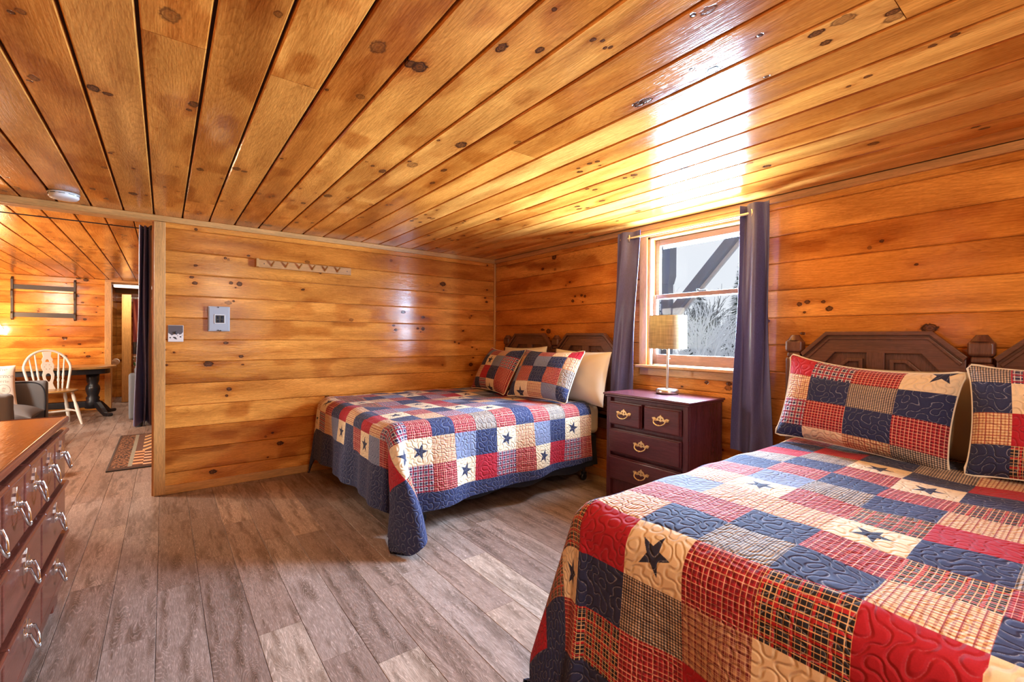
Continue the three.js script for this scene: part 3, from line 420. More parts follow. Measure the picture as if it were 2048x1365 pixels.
// headboards: two arched panels between three turned posts
function makeHeadboard(label, z0) {
  const h = thing('headboard', label, 'headboard', [X - 0.004, 0, z0]), P = 0.757;   // local +z along the wall, -x into the room
  const put = (n, geo, ax, parent = h) => mesh(n, woodUV(geo, ax, 1, z0), M.head, parent);
  const onFace = (pts, depth, xBack, bevel, holes) => { const g = extrude(pts, depth, bevel, holes); g.rotateY(-Math.PI / 2); g.translate(xBack, 0, 0); return g; };   // shape x -> world z, extruded towards -x
  for (let k = 0; k < 3; k++) {
    const z = k * P; put('post', merge([box(0.058, 1.06, 0.085, -0.030, 0.53, z, 0.012), box(0.046, 0.03, 0.07, -0.030, 1.075, z, 0.01), box(0.062, 0.07, 0.09, -0.030, 1.125, z, 0.016), at(new THREE.CylinderGeometry(0.02, 0.04, 0.03, 8), -0.030, 1.173, z, 0, Math.PI / 8, 0)]), 'y');
  }
  const out = (m, e) => { const s = 0.334 - m * 0.6, f = 0.214 - m * 0.35; return [[-s, e], [s, e], [s, 1.082 - m], [f, 1.2 - m], [-f, 1.2 - m], [-s, 1.082 - m]]; };
  for (let k = 0; k < 2; k++) {
    const c = (k + 0.5) * P, sh = pts => pts.map(([a, b]) => [a + c, b]);
    put('back_panel', onFace(sh(out(0.02, 0.5)), 0.014, -0.012, 0), 'y');
    const big = sh(out(0.004, 0.5)), inner = sh(out(0.105, 0.56));
    const fr = put('arch_frame', onFace(big, 0.02, -0.026, 0.004, [inner]), 'z');
    const strip = (m0, m1, d, x) => { const a = out(m0, 0.9).slice(2), b = out(m1, 0.9).slice(2); a[0][1] = a[0][1]; const ring = [[a[0][0], a[0][1]], ...a.slice(1), ...b.slice().reverse()]; return onFace(sh(ring), d, x, 0.003); };
    put('moulding', merge([strip(-0.006, 0.014, 0.036, -0.03), strip(0.022, 0.036, 0.024, -0.03)]), 'z', fr);
    put('centre_stile', box(0.024, 0.6, 0.075, -0.038, 0.80, c, 0.004), 'y'); 
    for (const s of [-1, 1]) { const o = [[0.055, 0.6], [0.235, 0.6], [0.235, 0.955], [0.125, 1.065], [0.055, 1.065]].map(([a, b]) => [c + s * a, b]), i = [[0.073, 0.62], [0.217, 0.62], [0.217, 0.948], [0.117, 1.047], [0.073, 1.047]].map(([a, b]) => [c + s * a, b]); put('panel_moulding', onFace(s > 0 ? o : o.slice().reverse(), 0.014, -0.026, 0.004, [s > 0 ? i : i.slice().reverse()]), 'y', fr); }
  }
  put('lower_rail', box(0.03, 0.12, 2 * P, -0.035, 0.48, P, 0.004), 'z'); return h;
}
makeHeadboard('dark brown double arched wooden headboard of the far bed in the corner', -3.875);
makeHeadboard('dark brown double arched wooden headboard of the near bed', -1.104);

// ------------------------------------------------------------------ curtains and rod
const curtainTex = dataTex(512, 512, (x, y, o) => { const a = vn(x / 2, y / 9, 91, 256, 57), b = vn(x / 6, y / 2, 92, 85, 256); const L = 228 + 30 * (a - 0.5) + 26 * (b - 0.5); o[0] = o[1] = o[2] = L; }, true);
const satin = new THREE.MeshPhysicalMaterial({ map: curtainTex, color: new THREE.Color().setRGB(0.135, 0.125, 0.29), roughness: 0.40, transmission: 0.12, thickness: 0, sheen: 0.5, sheenRoughness: 0.4, sheenColor: new THREE.Color(0.35, 0.36, 0.6) });
// panel hung in folds between za and zb; the cloth runs along local z, folds towards local x
function curtainPanel(name, label, za0, za1, zb0, zb1, yTop, yBot, x, folds, phase, amp, alongX, group) {
  const g = thing(name, label, 'curtain', [0, 0, 0], 0, group);
  mesh('cloth', cloth(110, 34, (u, v) => {
    const open = 1 + 0.25 * v, w = Math.sin(u * folds * Math.PI * 2 + phase), w2 = Math.sin(u * folds * Math.PI * 4 + phase * 1.7) * 0.25, z = lerp(lerp(za0, za1, u), lerp(zb0, zb1, u), v) + 0.012 * Math.sin(v * 5 + u * 9) * v, d = amp * (w + w2) * open + 0.008 * Math.sin(v * 7 + u * 14), y = lerp(yTop, yBot, v) - 0.012 * w * v;
    return [alongX ? V(z, y, x + d) : V(x + d, y, z), [u * 1.4, v * 1.8]];
  }, 0.003), satin, g); return g;
}
const ring = (x, y, z, ry) => at(new THREE.TorusGeometry(0.023, 0.0055, 8, 24), x, y, z, 0, ry, 0);
{
  const RX = X - 0.112, RY = 1.925, gl = curtainPanel('curtain', 'navy satin curtain left of the window beside the far headboard', -2.34, -2.134, -2.40, -2.205, 1.975, 0.47, RX, 1, Math.PI, 0.020);
  const gr = curtainPanel('curtain', 'navy satin curtain right of the window beside the near headboard', -1.39, -1.225, -1.425, -1.20, 1.982, 0.475, RX, 1.5, -0.2, 0.024);
  mesh('grommet', ring(RX, RY, -2.236, 0.75), M.rod, gl); mesh('grommet', ring(RX, RY, -1.325, 0.75), M.rod, gr);
  const rod = thing('curtain_rod', 'slim brass curtain rod across the top of the window', 'curtain rod');
  mesh('pole', cyl(0.0085, 0.0085, V(RX, RY, -2.30), V(RX, RY, -1.302), 12), M.rod, rod);
  for (const z of [-2.295, -1.306]) { mesh('bracket', merge([box(0.11, 0.012, 0.012, RX + 0.056, RY, z, 0.003), box(0.006, 0.05, 0.03, X - 0.003, RY, z, 0.002)]), M.rod, rod); mesh('finial', at(new THREE.SphereGeometry(0.013, 14, 10), RX, RY, z + (z < -2 ? -0.012 : 0.012)), M.rod, rod); }
  curtainPanel('curtain', 'dark navy curtain drawn aside in the opening to the living room', -0.145, -0.078, -0.165, -0.066, 1.975, 0.50, ZB - 0.215, 2.5, 0.4, 0.028, true);
  const wire = thing('curtain_wire', 'thin dark curtain wire across the opening to the living room', 'curtain wire'); mesh('wire', cyl(0.004, 0.004, V(-0.9, 1.955, ZB - 0.21), V(-0.066, 1.955, ZB - 0.21), 8), M.black, wire);
  for (const x of [-0.888, -0.072]) mesh('hook', merge([cyl(0.005, 0.005, V(x, 1.955, ZB - 0.21), V(x, 1.955, ZB - 0.12), 8), box(0.02, 0.03, 0.006, x, 1.955, ZB - 0.124)]), M.black, wire);
}

// ------------------------------------------------------------------ nightstand and its lamp
function bailPull(w, mat, plateScale = 1) {   // ornate backplate with a swinging bail, facing +z
  const a = w / 2, gs = [], sc = (pts) => pts.map(([x, y]) => [x * plateScale, y * plateScale]);
  const prof = [[-a, 0.010], [-a * 0.72, 0.014], [-a * 0.45, 0.006], [-a * 0.30, 0.018], [-a * 0.12, 0.022], [0, 0.030], [a * 0.12, 0.022], [a * 0.30, 0.018], [a * 0.45, 0.006], [a * 0.72, 0.014], [a, 0.010], [a * 0.86, -0.004], [a * 0.5, -0.006], [a * 0.2, -0.002], [0, -0.008], [-a * 0.2, -0.002], [-a * 0.5, -0.006], [-a * 0.86, -0.004]];
  prof.forEach(p => { p[1] *= 1.2; }); const hole = c => [[c - 0.005, 0.008], [c, 0.002], [c + 0.005, 0.008], [c, 0.015]]; gs.push(extrude(prof, 0.004, 0.0012, [hole(-0.010), hole(0.010)]));
  for (const s of [-1, 1]) { gs.push(at(new THREE.SphereGeometry(0.0055, 10, 8), s * a * 0.68, 0.003, 0.006)); gs.push(cyl(0.003, 0.003, V(s * a * 0.68, 0.003, 0), V(s * a * 0.68, 0.003, 0.016), 8)); }
  gs.push(tube([V(-a * 0.68, 0.003, 0.014), V(-a * 0.62, -0.014, 0.022), V(-a * 0.3, -0.026, 0.026), V(0, -0.029, 0.027), V(a * 0.3, -0.026, 0.026), V(a * 0.62, -0.014, 0.022), V(a * 0.68, 0.003, 0.014)], 0.0037, 26, 8)); gs.push(at(new THREE.SphereGeometry(0.0058, 10, 8), 0, -0.029, 0.027));
  return merge(gs);
}
const faceMinusX = g => { g.rotateY(-Math.PI / 2); return g; }, facePlusX = g => { g.rotateY(Math.PI / 2); return g; };
function drawerFront(w, h, t) { return merge([box(w, h, t * 0.5, 0, 0, t * 0.25, 0.003), extrude([[-w / 2 + 0.006, -h / 2 + 0.006], [w / 2 - 0.006, -h / 2 + 0.006], [w / 2 - 0.006, h / 2 - 0.006], [-w / 2 + 0.006, h / 2 - 0.006]], t * 0.3, 0.006).translate(0, 0, t * 0.45)]); }
{
  const n = thing('nightstand', 'dark maroon four drawer nightstand under the window', 'nightstand', [2.70, 0, -1.846]), D = 0.40, Wd = 0.63, Ht = 0.781, fx = -D / 2;
  mesh('body', woodUV(merge([box(D - 0.02, Ht - 0.09, Wd, 0.01, (Ht - 0.09) / 2 + 0.065, 0, 0.004), box(0.022, Ht - 0.09, 0.035, fx + 0.009, (Ht - 0.09) / 2 + 0.065, Wd / 2 - 0.0175, 0.003), box(0.022, Ht - 0.09, 0.035, fx + 0.009, (Ht - 0.09) / 2 + 0.065, -Wd / 2 + 0.0175, 0.003)]), 'y'), M.maroon, n);
  const top = mesh('top', woodUV(merge([box(D + 0.022, 0.016, Wd + 0.04, -0.012, Ht - 0.008, 0, 0.006), box(D + 0.008, 0.014, Wd + 0.022, -0.006, Ht - 0.023, 0, 0.005)]), 'z'), M.maroon, n);
  mesh('base', woodUV(box(D - 0.01, 0.07, Wd + 0.012, 0.0, 0.035, 0, 0.005), 'z'), M.maroon, n);
  const dr = (w, h, y, z, m, hw) => { const d = mesh('drawer', woodUV(faceMinusX(drawerFront(w, h, 0.03)), 'z', 1, y), m, n); d.position.set(fx + 0.002, y, z); const hd = mesh('handle', faceMinusX(bailPull(hw, M.brass)), M.brass, d); hd.position.set(-0.0282, 0.004, 0); return d; };
  dr(0.265, 0.162, 0.645, -0.144, M.maroon, 0.125); dr(0.265, 0.162, 0.645, 0.144, M.maroon, 0.125); dr(0.555, 0.165, 0.455, 0, M.maroon, 0.125); dr(0.555, 0.165, 0.268, 0, M.maroon, 0.125);
  const l = thing('table_lamp', 'brushed nickel stick lamp with a tan drum shade on the nightstand', 'lamp', [2.775, 0.7815, -1.86]);
  mesh('base', lathe([[0, 0], [0.07, 0], [0.076, 0.008], [0.076, 0.026], [0.066, 0.034], [0.02, 0.036], [0, 0.036]], 40), M.nickel, l); mesh('stem', cyl(0.0085, 0.0085, V(0, 0.035, 0), V(0, 0.42, 0), 16), M.nickel, l);
  const linen = dataTex(512, 512, (x, y, o) => { const a = vn(x / 2.2, y / 40, 51, 233, 13), b = vn(x / 40, y / 2.2, 52, 13, 233), L = 220 + 40 * (a - 0.5) + 40 * (b - 0.5); o[0] = L; o[1] = L * 0.99; o[2] = L * 0.97; }, true);
  const shadeMat = new THREE.MeshPhysicalMaterial({ map: linen, color: new THREE.Color().setRGB(0.62, 0.44, 0.22), roughness: 0.95, transmission: 0.3, thickness: 0, side: THREE.DoubleSide });
  mesh('shade', lathe([[0.124, 0.312], [0.122, 0.54], [0.1245, 0.54], [0.1265, 0.312], [0.124, 0.312]], 48), shadeMat, l);
  mesh('shade_ring', merge([at(new THREE.TorusGeometry(0.124, 0.002, 6, 48), 0, 0.314, 0, Math.PI / 2), at(new THREE.TorusGeometry(0.1225, 0.002, 6, 48), 0, 0.538, 0, Math.PI / 2), cyl(0.0015, 0.0015, V(-0.122, 0.42, 0), V(0.122, 0.42, 0), 6), cyl(0.0015, 0.0015, V(0, 0.42, -0.122), V(0, 0.42, 0.122), 6)]), M.nickel, l);
  mesh('bulb', lathe([[0, 0.41], [0.014, 0.41], [0.016, 0.43], [0.029, 0.46], [0.029, 0.475], [0.018, 0.497], [0, 0.503]], 20), M.white, l);
  mesh('pull_chain', merge([cyl(0.0012, 0.0012, V(-0.012, 0.38, 0.022), V(-0.012, 0.245, 0.022), 6), at(new THREE.SphereGeometry(0.006, 10, 8), -0.012, 0.243, 0.022), cyl(0.001, 0.001, V(0, 0.385, 0), V(-0.012, 0.38, 0.022), 6)]), M.chrome, l);
}

// ------------------------------------------------------------------ dresser at the left edge
{
  const z0 = -2.765, z1 = -1.30, Wd = z1 - z0, D = 0.46, FX = -0.352, d = thing('dresser', 'reddish brown chest of drawers with silver bail handles at the left edge', 'dresser', [FX - D / 2, 0, (z0 + z1) / 2]), hx = D / 2;
  mesh('body', woodUV(box(D - 0.03, 0.68, Wd - 0.01, -0.015, 0.43, 0, 0.004), 'z'), M.mahog, d);
  mesh('top', woodUV(merge([box(D + 0.03, 0.02, Wd + 0.05, 0.0, 0.79, 0, 0.008), box(D + 0.012, 0.016, Wd + 0.03, -0.002, 0.774, 0, 0.006)]), 'z'), M.mahog, d);
  mesh('top_moulding', woodUV(merge([box(0.014, 0.026, Wd + 0.052, hx + 0.012, 0.789, 0, 0.007), box(D, 0.026, 0.014, 0, 0.789, -Wd / 2 - 0.022, 0.007)]), 'z'), M.mahog, d);
  mesh('base', woodUV(merge([box(D + 0.008, 0.045, Wd + 0.02, 0, 0.10, 0, 0.008), box(D - 0.006, 0.03, Wd, 0, 0.07, 0, 0.006)]), 'z'), M.mahog, d);
  const footPts = [[-0.07, 0], [0.02, 0], [0.03, 0.03], [0.045, 0.05], [0.05, 0.082], [-0.07, 0.082], [-0.05, 0.05], [-0.062, 0.02]];
  for (const sx of [1, -1]) for (const sz of [1, -1]) { const g = extrude(footPts.map(([a, b]) => [a, b]), 0.03, 0.003); g.translate(0, 0, -0.015); g.rotateY(sz < 0 ? Math.PI / 2 : -Math.PI / 2); g.translate(sx * (hx - 0.03), 0, sz * (Wd / 2 - 0.04)); mesh('foot', woodUV(g, 'y'), M.mahog, d); }
  const row = (n, y0, y1, hw) => { const w = Wd / n; for (let k = 0; k < n; k++) { const z = -Wd / 2 + (k + 0.5) * w, h = y1 - y0; const q = mesh('drawer', woodUV(facePlusX(merge([drawerFront(w - 0.008, h - 0.012, 0.03), box(w - 0.004, 0.018, 0.03, 0, h / 2 - 0.010, 0.026, 0.007), box(w - 0.006, 0.010, 0.018, 0, h / 2 - 0.025, 0.022, 0.004)])), 'z', 1, k * 0.31 + y0), M.mahog, d); q.position.set(hx - 0.018, (y0 + y1) / 2, z); const hd = mesh('handle', facePlusX(bailPull(hw, M.chrome).scale(1.05, 1.7, 1.15)), M.chrome, q); hd.position.set(0.0282, 0.014, 0); } };
  row(6, 0.53, 0.757, 0.085); row(3, 0.315, 0.528, 0.085); row(3, 0.125, 0.312, 0.085);
}

// ------------------------------------------------------------------ things on the walls and ceiling
{
  const r = thing('peg_rack', 'pine coat rack with six pegs on the wall above the far bed', 'coat rack', [0.967, 1.745, ZB]);
  mesh('rail', woodUV(merge([box(0.74, 0.062, 0.02, 0, 0, 0.011, 0.003)]), 'x', 1, 0.3), M.trim, r); mesh('end_block', woodUV(box(0.022, 0.066, 0.05, -0.375, 0.002, 0.026, 0.003), 'y'), M.casing, r);
  for (let k = 0; k < 6; k++) { const x = -0.27 + k * 0.104; mesh('peg', woodUV(cyl(0.0085, 0.0065, V(x, -0.012, 0.02), V(x + 0.012, 0.022, 0.07), 10), 'z'), M.casing, r); }
  for (const x of [-0.325, 0.335]) mesh('screw', at(new THREE.CylinderGeometry(0.004, 0.004, 0.002, 10), x, 0, 0.022, Math.PI / 2), M.black, r);
  const p = thing('electrical_box', 'grey metal breaker box cover on the pine wall', 'electrical box', [0.335, 1.29, ZB]);
  mesh('cover', merge([box(0.142, 0.19, 0.028, 0, 0, 0.014, 0.004), box(0.128, 0.176, 0.004, 0, 0, 0.03, 0.002)]), M.greyMetal, p); mesh('door_frame', merge([box(0.07, 0.006, 0.006, 0.004, 0.03, 0.034, 0.002), box(0.07, 0.006, 0.006, 0.004, -0.034, 0.034, 0.002), box(0.006, 0.07, 0.006, -0.028, -0.002, 0.034, 0.002), box(0.006, 0.07, 0.006, 0.036, -0.002, 0.034, 0.002)]), M.white, p);
  mesh('recess', box(0.058, 0.058, 0.003, 0.004, -0.002, 0.033), M.black, p); for (const [x, y] of [[-0.01, 0.012], [0.018, 0.014], [-0.01, -0.016], [0.016, -0.014]]) mesh('breaker', box(0.012, 0.02, 0.008, x + 0.002, y - 0.002, 0.036, 0.002), M.dark, p);
  for (const [x, y] of [[-0.006, 0.088], [-0.006, -0.088], [0.01, -0.09]]) mesh('screw', at(new THREE.CylinderGeometry(0.005, 0.005, 0.004, 12), x, y, 0.033, Math.PI / 2), M.black, p);
  const c = document.createElement('canvas'); c.width = 128; c.height = 160; const q = c.getContext('2d'); q.fillStyle = '#e8dcd2'; q.fillRect(0, 0, 128, 160); q.fillStyle = '#5a4f52'; q.beginPath(); q.moveTo(0, 0); q.lineTo(128, 0); q.lineTo(128, 66); for (const [x, y] of [[114, 84], [98, 92], [84, 78], [72, 96], [56, 70], [44, 92], [30, 100], [18, 88], [0, 74]]) q.lineTo(x, y); q.fill(); q.fillStyle = '#2a2426'; for (const [x, y, w, h] of [[34, 62, 34, 18], [10, 116, 14, 12], [40, 114, 30, 14], [52, 128, 26, 8], [98, 106, 16, 14], [76, 100, 8, 6], [116, 94, 6, 6]]) { q.beginPath(); q.ellipse(x + w / 2, y + h / 2, w / 2, h / 2, 0.2, 0, 7); q.fill(); }
  const sw = thing('switch_plate', 'small light switch plate printed with snowy mountains near the post', 'switch plate', [0.068, 1.175, ZB]); const ct = finishTex(new THREE.CanvasTexture(c), true);
  mesh('plate', box(0.092, 0.122, 0.008, 0, 0, 0.004, 0.003), M.white, sw); mesh('print', at(new THREE.PlaneGeometry(0.088, 0.118), 0, 0, 0.0084), new THREE.MeshPhysicalMaterial({ map: ct, roughness: 0.4 }), sw); mesh('toggle', box(0.01, 0.02, 0.016, 0, 0.004, 0.012, 0.003), M.black, sw);
  const s = thing('smoke_detector', 'round white smoke detector on the ceiling', 'smoke detector', [-0.487, H, -3.875]);
  mesh('base', lathe([[0, 0], [0.073, 0], [0.073, -0.008], [0, -0.008]], 36), M.white, s); mesh('cover', lathe([[0.069, -0.008], [0.070, -0.026], [0.062, -0.036], [0.03, -0.04], [0, -0.04]], 36), M.white, s);
  const vents = []; for (let k = 0; k < 10; k++) { const a = k / 10 * Math.PI * 2; vents.push(at(new THREE.BoxGeometry(0.028, 0.003, 0.003), 0, 0, 0.0695).applyMatrix4(new THREE.Matrix4().makeRotationY(a)).translate(0, -0.014, 0)); } mesh('vent_slots', merge(vents), M.black, s);
}

{ // flush bedroom ceiling lamp, out of view, placed to warm the near bed foot
  const l = thing('unseen_ceiling_lamp', 'unseen round frosted glass ceiling lamp above the foot of the near bed', 'lamp', [0.75, H, 0.62]);
  mesh('canopy', lathe([[0, 0], [0.12, 0], [0.12, -0.02], [0, -0.02]], 32), M.nickel, l); mesh('globe', lathe([[0.115, -0.02], [0.13, -0.05], [0.115, -0.10], [0.07, -0.13], [0, -0.14]], 32), new THREE.MeshPhysicalMaterial({ color: 0xffffff, roughness: 0.5, emissive: new THREE.Color(1, 0.86, 0.64), emissiveIntensity: 3 }), l);
  const p = new THREE.PointLight(new THREE.Color(1, 0.80, 0.55), 6.5); p.name = 'unseen_ceiling_lamp_glow'; p.position.set(0.75, H - 0.08, 0.62); p.shadow.radius = 5; p.castShadow = true; scene.add(p);
}

{ // living room ceiling lamp, out of view, placed to light floor and sofa
  const l = thing('unseen_ceiling_lamp', 'unseen round frosted glass ceiling lamp in the living room', 'lamp', [-1.75, H, -5.5]);
  mesh('canopy', lathe([[0, 0], [0.12, 0], [0.12, -0.02], [0, -0.02]], 32), M.nickel, l); mesh('globe', lathe([[0.115, -0.02], [0.13, -0.05], [0.115, -0.10], [0.07, -0.13], [0, -0.14]], 32), new THREE.MeshPhysicalMaterial({ color: 0xffffff, roughness: 0.5, emissive: new THREE.Color(1, 0.9, 0.74), emissiveIntensity: 3 }), l);
  const p = new THREE.PointLight(new THREE.Color(1, 0.92, 0.78), 20); p.name = 'unseen_living_lamp_glow'; p.position.set(-1.75, H - 0.08, -5.5); p.shadow.radius = 5; p.castShadow = true; scene.add(p);
}

// ------------------------------------------------------------------ living room beyond the opening
function windsorChair(label, pos, turn, paint, seatMat) {   // front of the chair faces local +z
  const c = thing('dining_chair', label, 'chair', pos, turn);
  const seat = lathe([[0, 0], [0.19, 0], [0.215, 0.012], [0.215, 0.024], [0.2, 0.032], [0, 0.028]], 36).scale(1.02, 1, 0.98).translate(0, 0.42, 0); mesh('seat', woodUV(seat, 'x'), seatMat, c);
  for (const [sx, sz] of [[1, 1], [-1, 1], [1, -1], [-1, -1]]) { const a = V(sx * 0.13, 0.425, sz * 0.12), b = V(sx * 0.205, 0, sz * 0.2), leg = lathe([[0.012, 0], [0.016, 0.05], [0.021, 0.14], [0.02, 0.25], [0.014, 0.30], [0.019, 0.34], [0.016, 0.4], [0.012, 0.44]], 12); leg.applyQuaternion(new THREE.Quaternion().setFromUnitVectors(V(0, 1, 0), a.clone().sub(b).normalize())); leg.translate(b.x, b.y, b.z); mesh('leg', leg, paint, c); }
  for (const s of [1, -1]) mesh('stretcher', cyl(0.011, 0.011, V(s * 0.175, 0.17, 0.168), V(s * 0.175, 0.17, -0.168), 10), paint, c); mesh('stretcher', cyl(0.012, 0.012, V(-0.175, 0.17, 0), V(0.175, 0.17, 0), 10), paint, c);
  const tilt = y => -0.165 - (y - 0.45) * 0.2, bow = []; for (let k = 0; k <= 24; k++) { const t = k / 24 * Math.PI, y = k === 0 || k === 24 ? 0.445 : 0.70 + 0.255 * Math.sin(t); const x = k === 0 || k === 24 ? -Math.cos(t) * 0.175 : -Math.cos(t) * (0.225 + 0.012 * Math.sin(2 * t) * 0); bow.push(V(x, y, tilt(y))); } bow.splice(1, 0, V(-0.2, 0.58, tilt(0.58))); bow.splice(bow.length - 1, 0, V(0.2, 0.58, tilt(0.58)));
  mesh('bow', tube(bow, 0.0145, 70, 10), paint, c);
  for (const x of [-0.155, -0.105, 0.105, 0.155]) { const top = 0.70 + 0.25 * Math.sqrt(1 - Math.pow(x * 1.1 / 0.235, 2)), a = V(x * 0.8, 0.44, tilt(0.44)), b = V(x * 1.1, top, tilt(top)), Lg = a.distanceTo(b), sp = lathe([[0.007, 0], [0.011, 0.16 * Lg], [0.008, 0.2 * Lg], [0.0135, 0.24 * Lg], [0.0135, 0.29 * Lg], [0.009, 0.31 * Lg], [0.014, 0.45 * Lg], [0.009, 0.55 * Lg], [0.013, 0.57 * Lg], [0.009, 0.6 * Lg], [0.007, Lg]], 10); sp.applyQuaternion(new THREE.Quaternion().setFromUnitVectors(V(0, 1, 0), b.clone().sub(a).normalize())); sp.translate(a.x, a.y, a.z); mesh('spindle', sp, paint, c); }
  const half = [[0.062, 0], [0.045, 0.05], [0.036, 0.09], [0.052, 0.15], [0.058, 0.2], [0.046, 0.25], [0.06, 0.29], [0.062, 0.33], [0.046, 0.37], [0.054, 0.40], [0.036, 0.44], [0.045, 0.505]], drop = []; for (let k = 0; k < 20; k++) { const a = k / 20 * Math.PI * 2; drop.push([0.026 * Math.sin(a) * (1 + 0.25 * Math.cos(a)), 0.165 + 0.055 * Math.cos(a)]); } const holes = [drop, [[-0.022, 0.375], [0.022, 0.375], [0.014, 0.402], [0, 0.412], [-0.014, 0.402]].map(([a, b]) => [a, b - 0.005])];
  for (let k = 0; k < 6; k++) { const a = k / 6 * Math.PI * 2, x = 0.032 * Math.cos(a), y = 0.305 + 0.032 * Math.sin(a); holes.push([[x - 0.006, y - 0.005], [x + 0.006, y - 0.005], [x, y + 0.007]]); }
  const sp = extrude([...half, ...half.slice().reverse().map(([x, y]) => [-x, y])], 0.01, 0.002, holes); sp.translate(0, 0.44, -0.005); sp.applyMatrix4(new THREE.Matrix4().makeTranslation(0, 0.45, -0.165).multiply(new THREE.Matrix4().makeRotationX(-Math.atan(0.2))).multiply(new THREE.Matrix4().makeTranslation(0, -0.45, 0))); mesh('splat', sp, paint, c);
  return c;
}
windsorChair('white painted dining chair with a fiddle back and oak seat', [-1.115, 0, -8.2], 0.42, M.paintWhite, M.oak);
windsorChair('brown wooden dining chair behind the throw pillow', [-1.93, 0, -8.25], 0.1, wood(0.22, 0.10, 0.04, 0.35), M.oak);
{
  const t = thing('dining_table', 'oval dining table with an oak top on a black pedestal base', 'table', [-1.42, 0, -8.95]), el = (a, b, n = 48) => Array.from({ length: n }, (_, k) => [a * Math.sign(Math.cos(k / n * Math.PI * 2)) * Math.pow(Math.abs(Math.cos(k / n * Math.PI * 2)), 0.75), b * Math.sign(Math.sin(k / n * Math.PI * 2)) * Math.pow(Math.abs(Math.sin(k / n * Math.PI * 2)), 0.75)]);
  const flat = (pts, d, y, b) => { const g = extrude(pts, d, b); g.rotateX(-Math.PI / 2); g.translate(0, y, 0); return g; };
  mesh('top', woodUV(flat(el(0.86, 0.44), 0.024, 0.685, 0.005), 'x'), M.oak, t); mesh('apron', flat(el(0.79, 0.38), 0.075, 0.61, 0.004), M.black, t);
  for (const s of [-1, 1]) {
    mesh('pedestal', lathe([[0, 0.1], [0.085, 0.1], [0.085, 0.2], [0.07, 0.22], [0.078, 0.25], [0.06, 0.28], [0.075, 0.33], [0.082, 0.38], [0.075, 0.42], [0.055, 0.45], [0.07, 0.5], [0.075, 0.61], [0, 0.61]], 32).translate(s * 0.6, 0, 0), M.black, t);
    for (const dz of [-1, 1]) { const pts = [[0, 0.2], [0.09, 0.19], [0.18, 0.11], [0.24, 0.05], [0.33, 0.045], [0.35, 0.025], [0.33, 0], [0.24, 0], [0.16, 0.045], [0.07, 0.11], [0, 0.12]], g = extrude(pts, 0.05, 0.006); g.translate(0.03, 0, -0.025); g.rotateY(-dz * 0.95 * s + (s < 0 ? Math.PI : 0)); g.translate(s * 0.6, 0, 0); mesh('foot', g, M.black, t); }
  }
  mesh('stretcher', box(1.1, 0.09, 0.07, 0, 0.16, 0, 0.01), M.black, t);
  const l = thing('table_lamp', 'lit white cone shade lamp on the dining table at the far left', 'lamp', [-1.88, 0.7145, -9.0]);
  mesh('base', lathe([[0, 0], [0.07, 0], [0.075, 0.02], [0.03, 0.04], [0.05, 0.12], [0.06, 0.2], [0.03, 0.3], [0.012, 0.34], [0.01, 0.44], [0, 0.44]], 28), M.brass, l);
  mesh('shade', lathe([[0.2, 0.445], [0.09, 0.66], [0.092, 0.66], [0.203, 0.445], [0.2, 0.445]], 40), new THREE.MeshPhysicalMaterial({ color: 0xfff4e0, roughness: 1, transmission: 0.5, thickness: 0, side: THREE.DoubleSide, emissive: new THREE.Color(1, 0.88, 0.66), emissiveIntensity: 0.5 }), l);
  mesh('bulb', at(new THREE.SphereGeometry(0.032, 16, 12), 0, 0.52, 0), new THREE.MeshPhysicalMaterial({ color: 0xffffff, emissive: new THREE.Color(1, 0.85, 0.6), emissiveIntensity: 2 }), l);
  const p = new THREE.PointLight(new THREE.Color(1, 0.82, 0.56), 1.8); p.name = 'table_lamp_glow'; p.position.set(-1.88, 0.716 + 0.52, -9.0); p.shadow.radius = 1.5; p.castShadow = true; scene.add(p);
}
function loveseat(label, pos, turn) { // faces local +z
  const s = thing('loveseat', label, 'sofa', pos, turn), F = M.greyFabric, W = 1.5, D = 0.8;
  mesh('base', box(W - 0.1, 0.22, D - 0.06, 0, 0.2, 0, 0.02), F, s); mesh('back', box(W - 0.04, 0.5, 0.18, 0, 0.55, -D / 2 + 0.1, 0.05), F, s);
  for (const q of [-1, 1]) { const a = mesh('arm', box(0.12, 0.58, D, q * (W / 2 - 0.06), 0.395, 0, 0.03), F, s); const r = []; for (const [y, z] of [[0.12, D / 2 - 0.02], [0.6, D / 2 - 0.02], [0.665, D / 2 - 0.07], [0.67, 0], [0.67, -D / 2 + 0.2]]) r.push(V(q * (W / 2 - 0.118), y, z)); mesh('piping', tube(r, 0.006, 40, 6), M.dark, a); for (const z of [-0.3, 0.3]) mesh('leg', cyl(0.035, 0.045, V(q * (W / 2 - 0.1), 0, z), V(q * (W / 2 - 0.1), 0.11, z), 12), M.dark, s); }
  for (const q of [-1, 1]) { mesh('seat_cushion', pillowGeo((W - 0.26) / 2, D - 0.18, 0.2, 24, 24).rotateX(-Math.PI / 2).translate(q * (W - 0.25) / 4, 0.39, 0.08), F, s); mesh('back_cushion', pillowGeo((W - 0.26) / 2, 0.42, 0.2, 24, 20).rotateX(-0.16).translate(q * (W - 0.25) / 4, 0.63, -D / 2 + 0.26), F, s); }
  return s;
}
loveseat('charcoal loveseat at the left with a script print pillow', [-1.36, 0, -6.0], Math.PI / 2);
loveseat('charcoal sofa half hidden behind the living room curtain', [0.05, 0, -8.12], -Math.PI / 2);
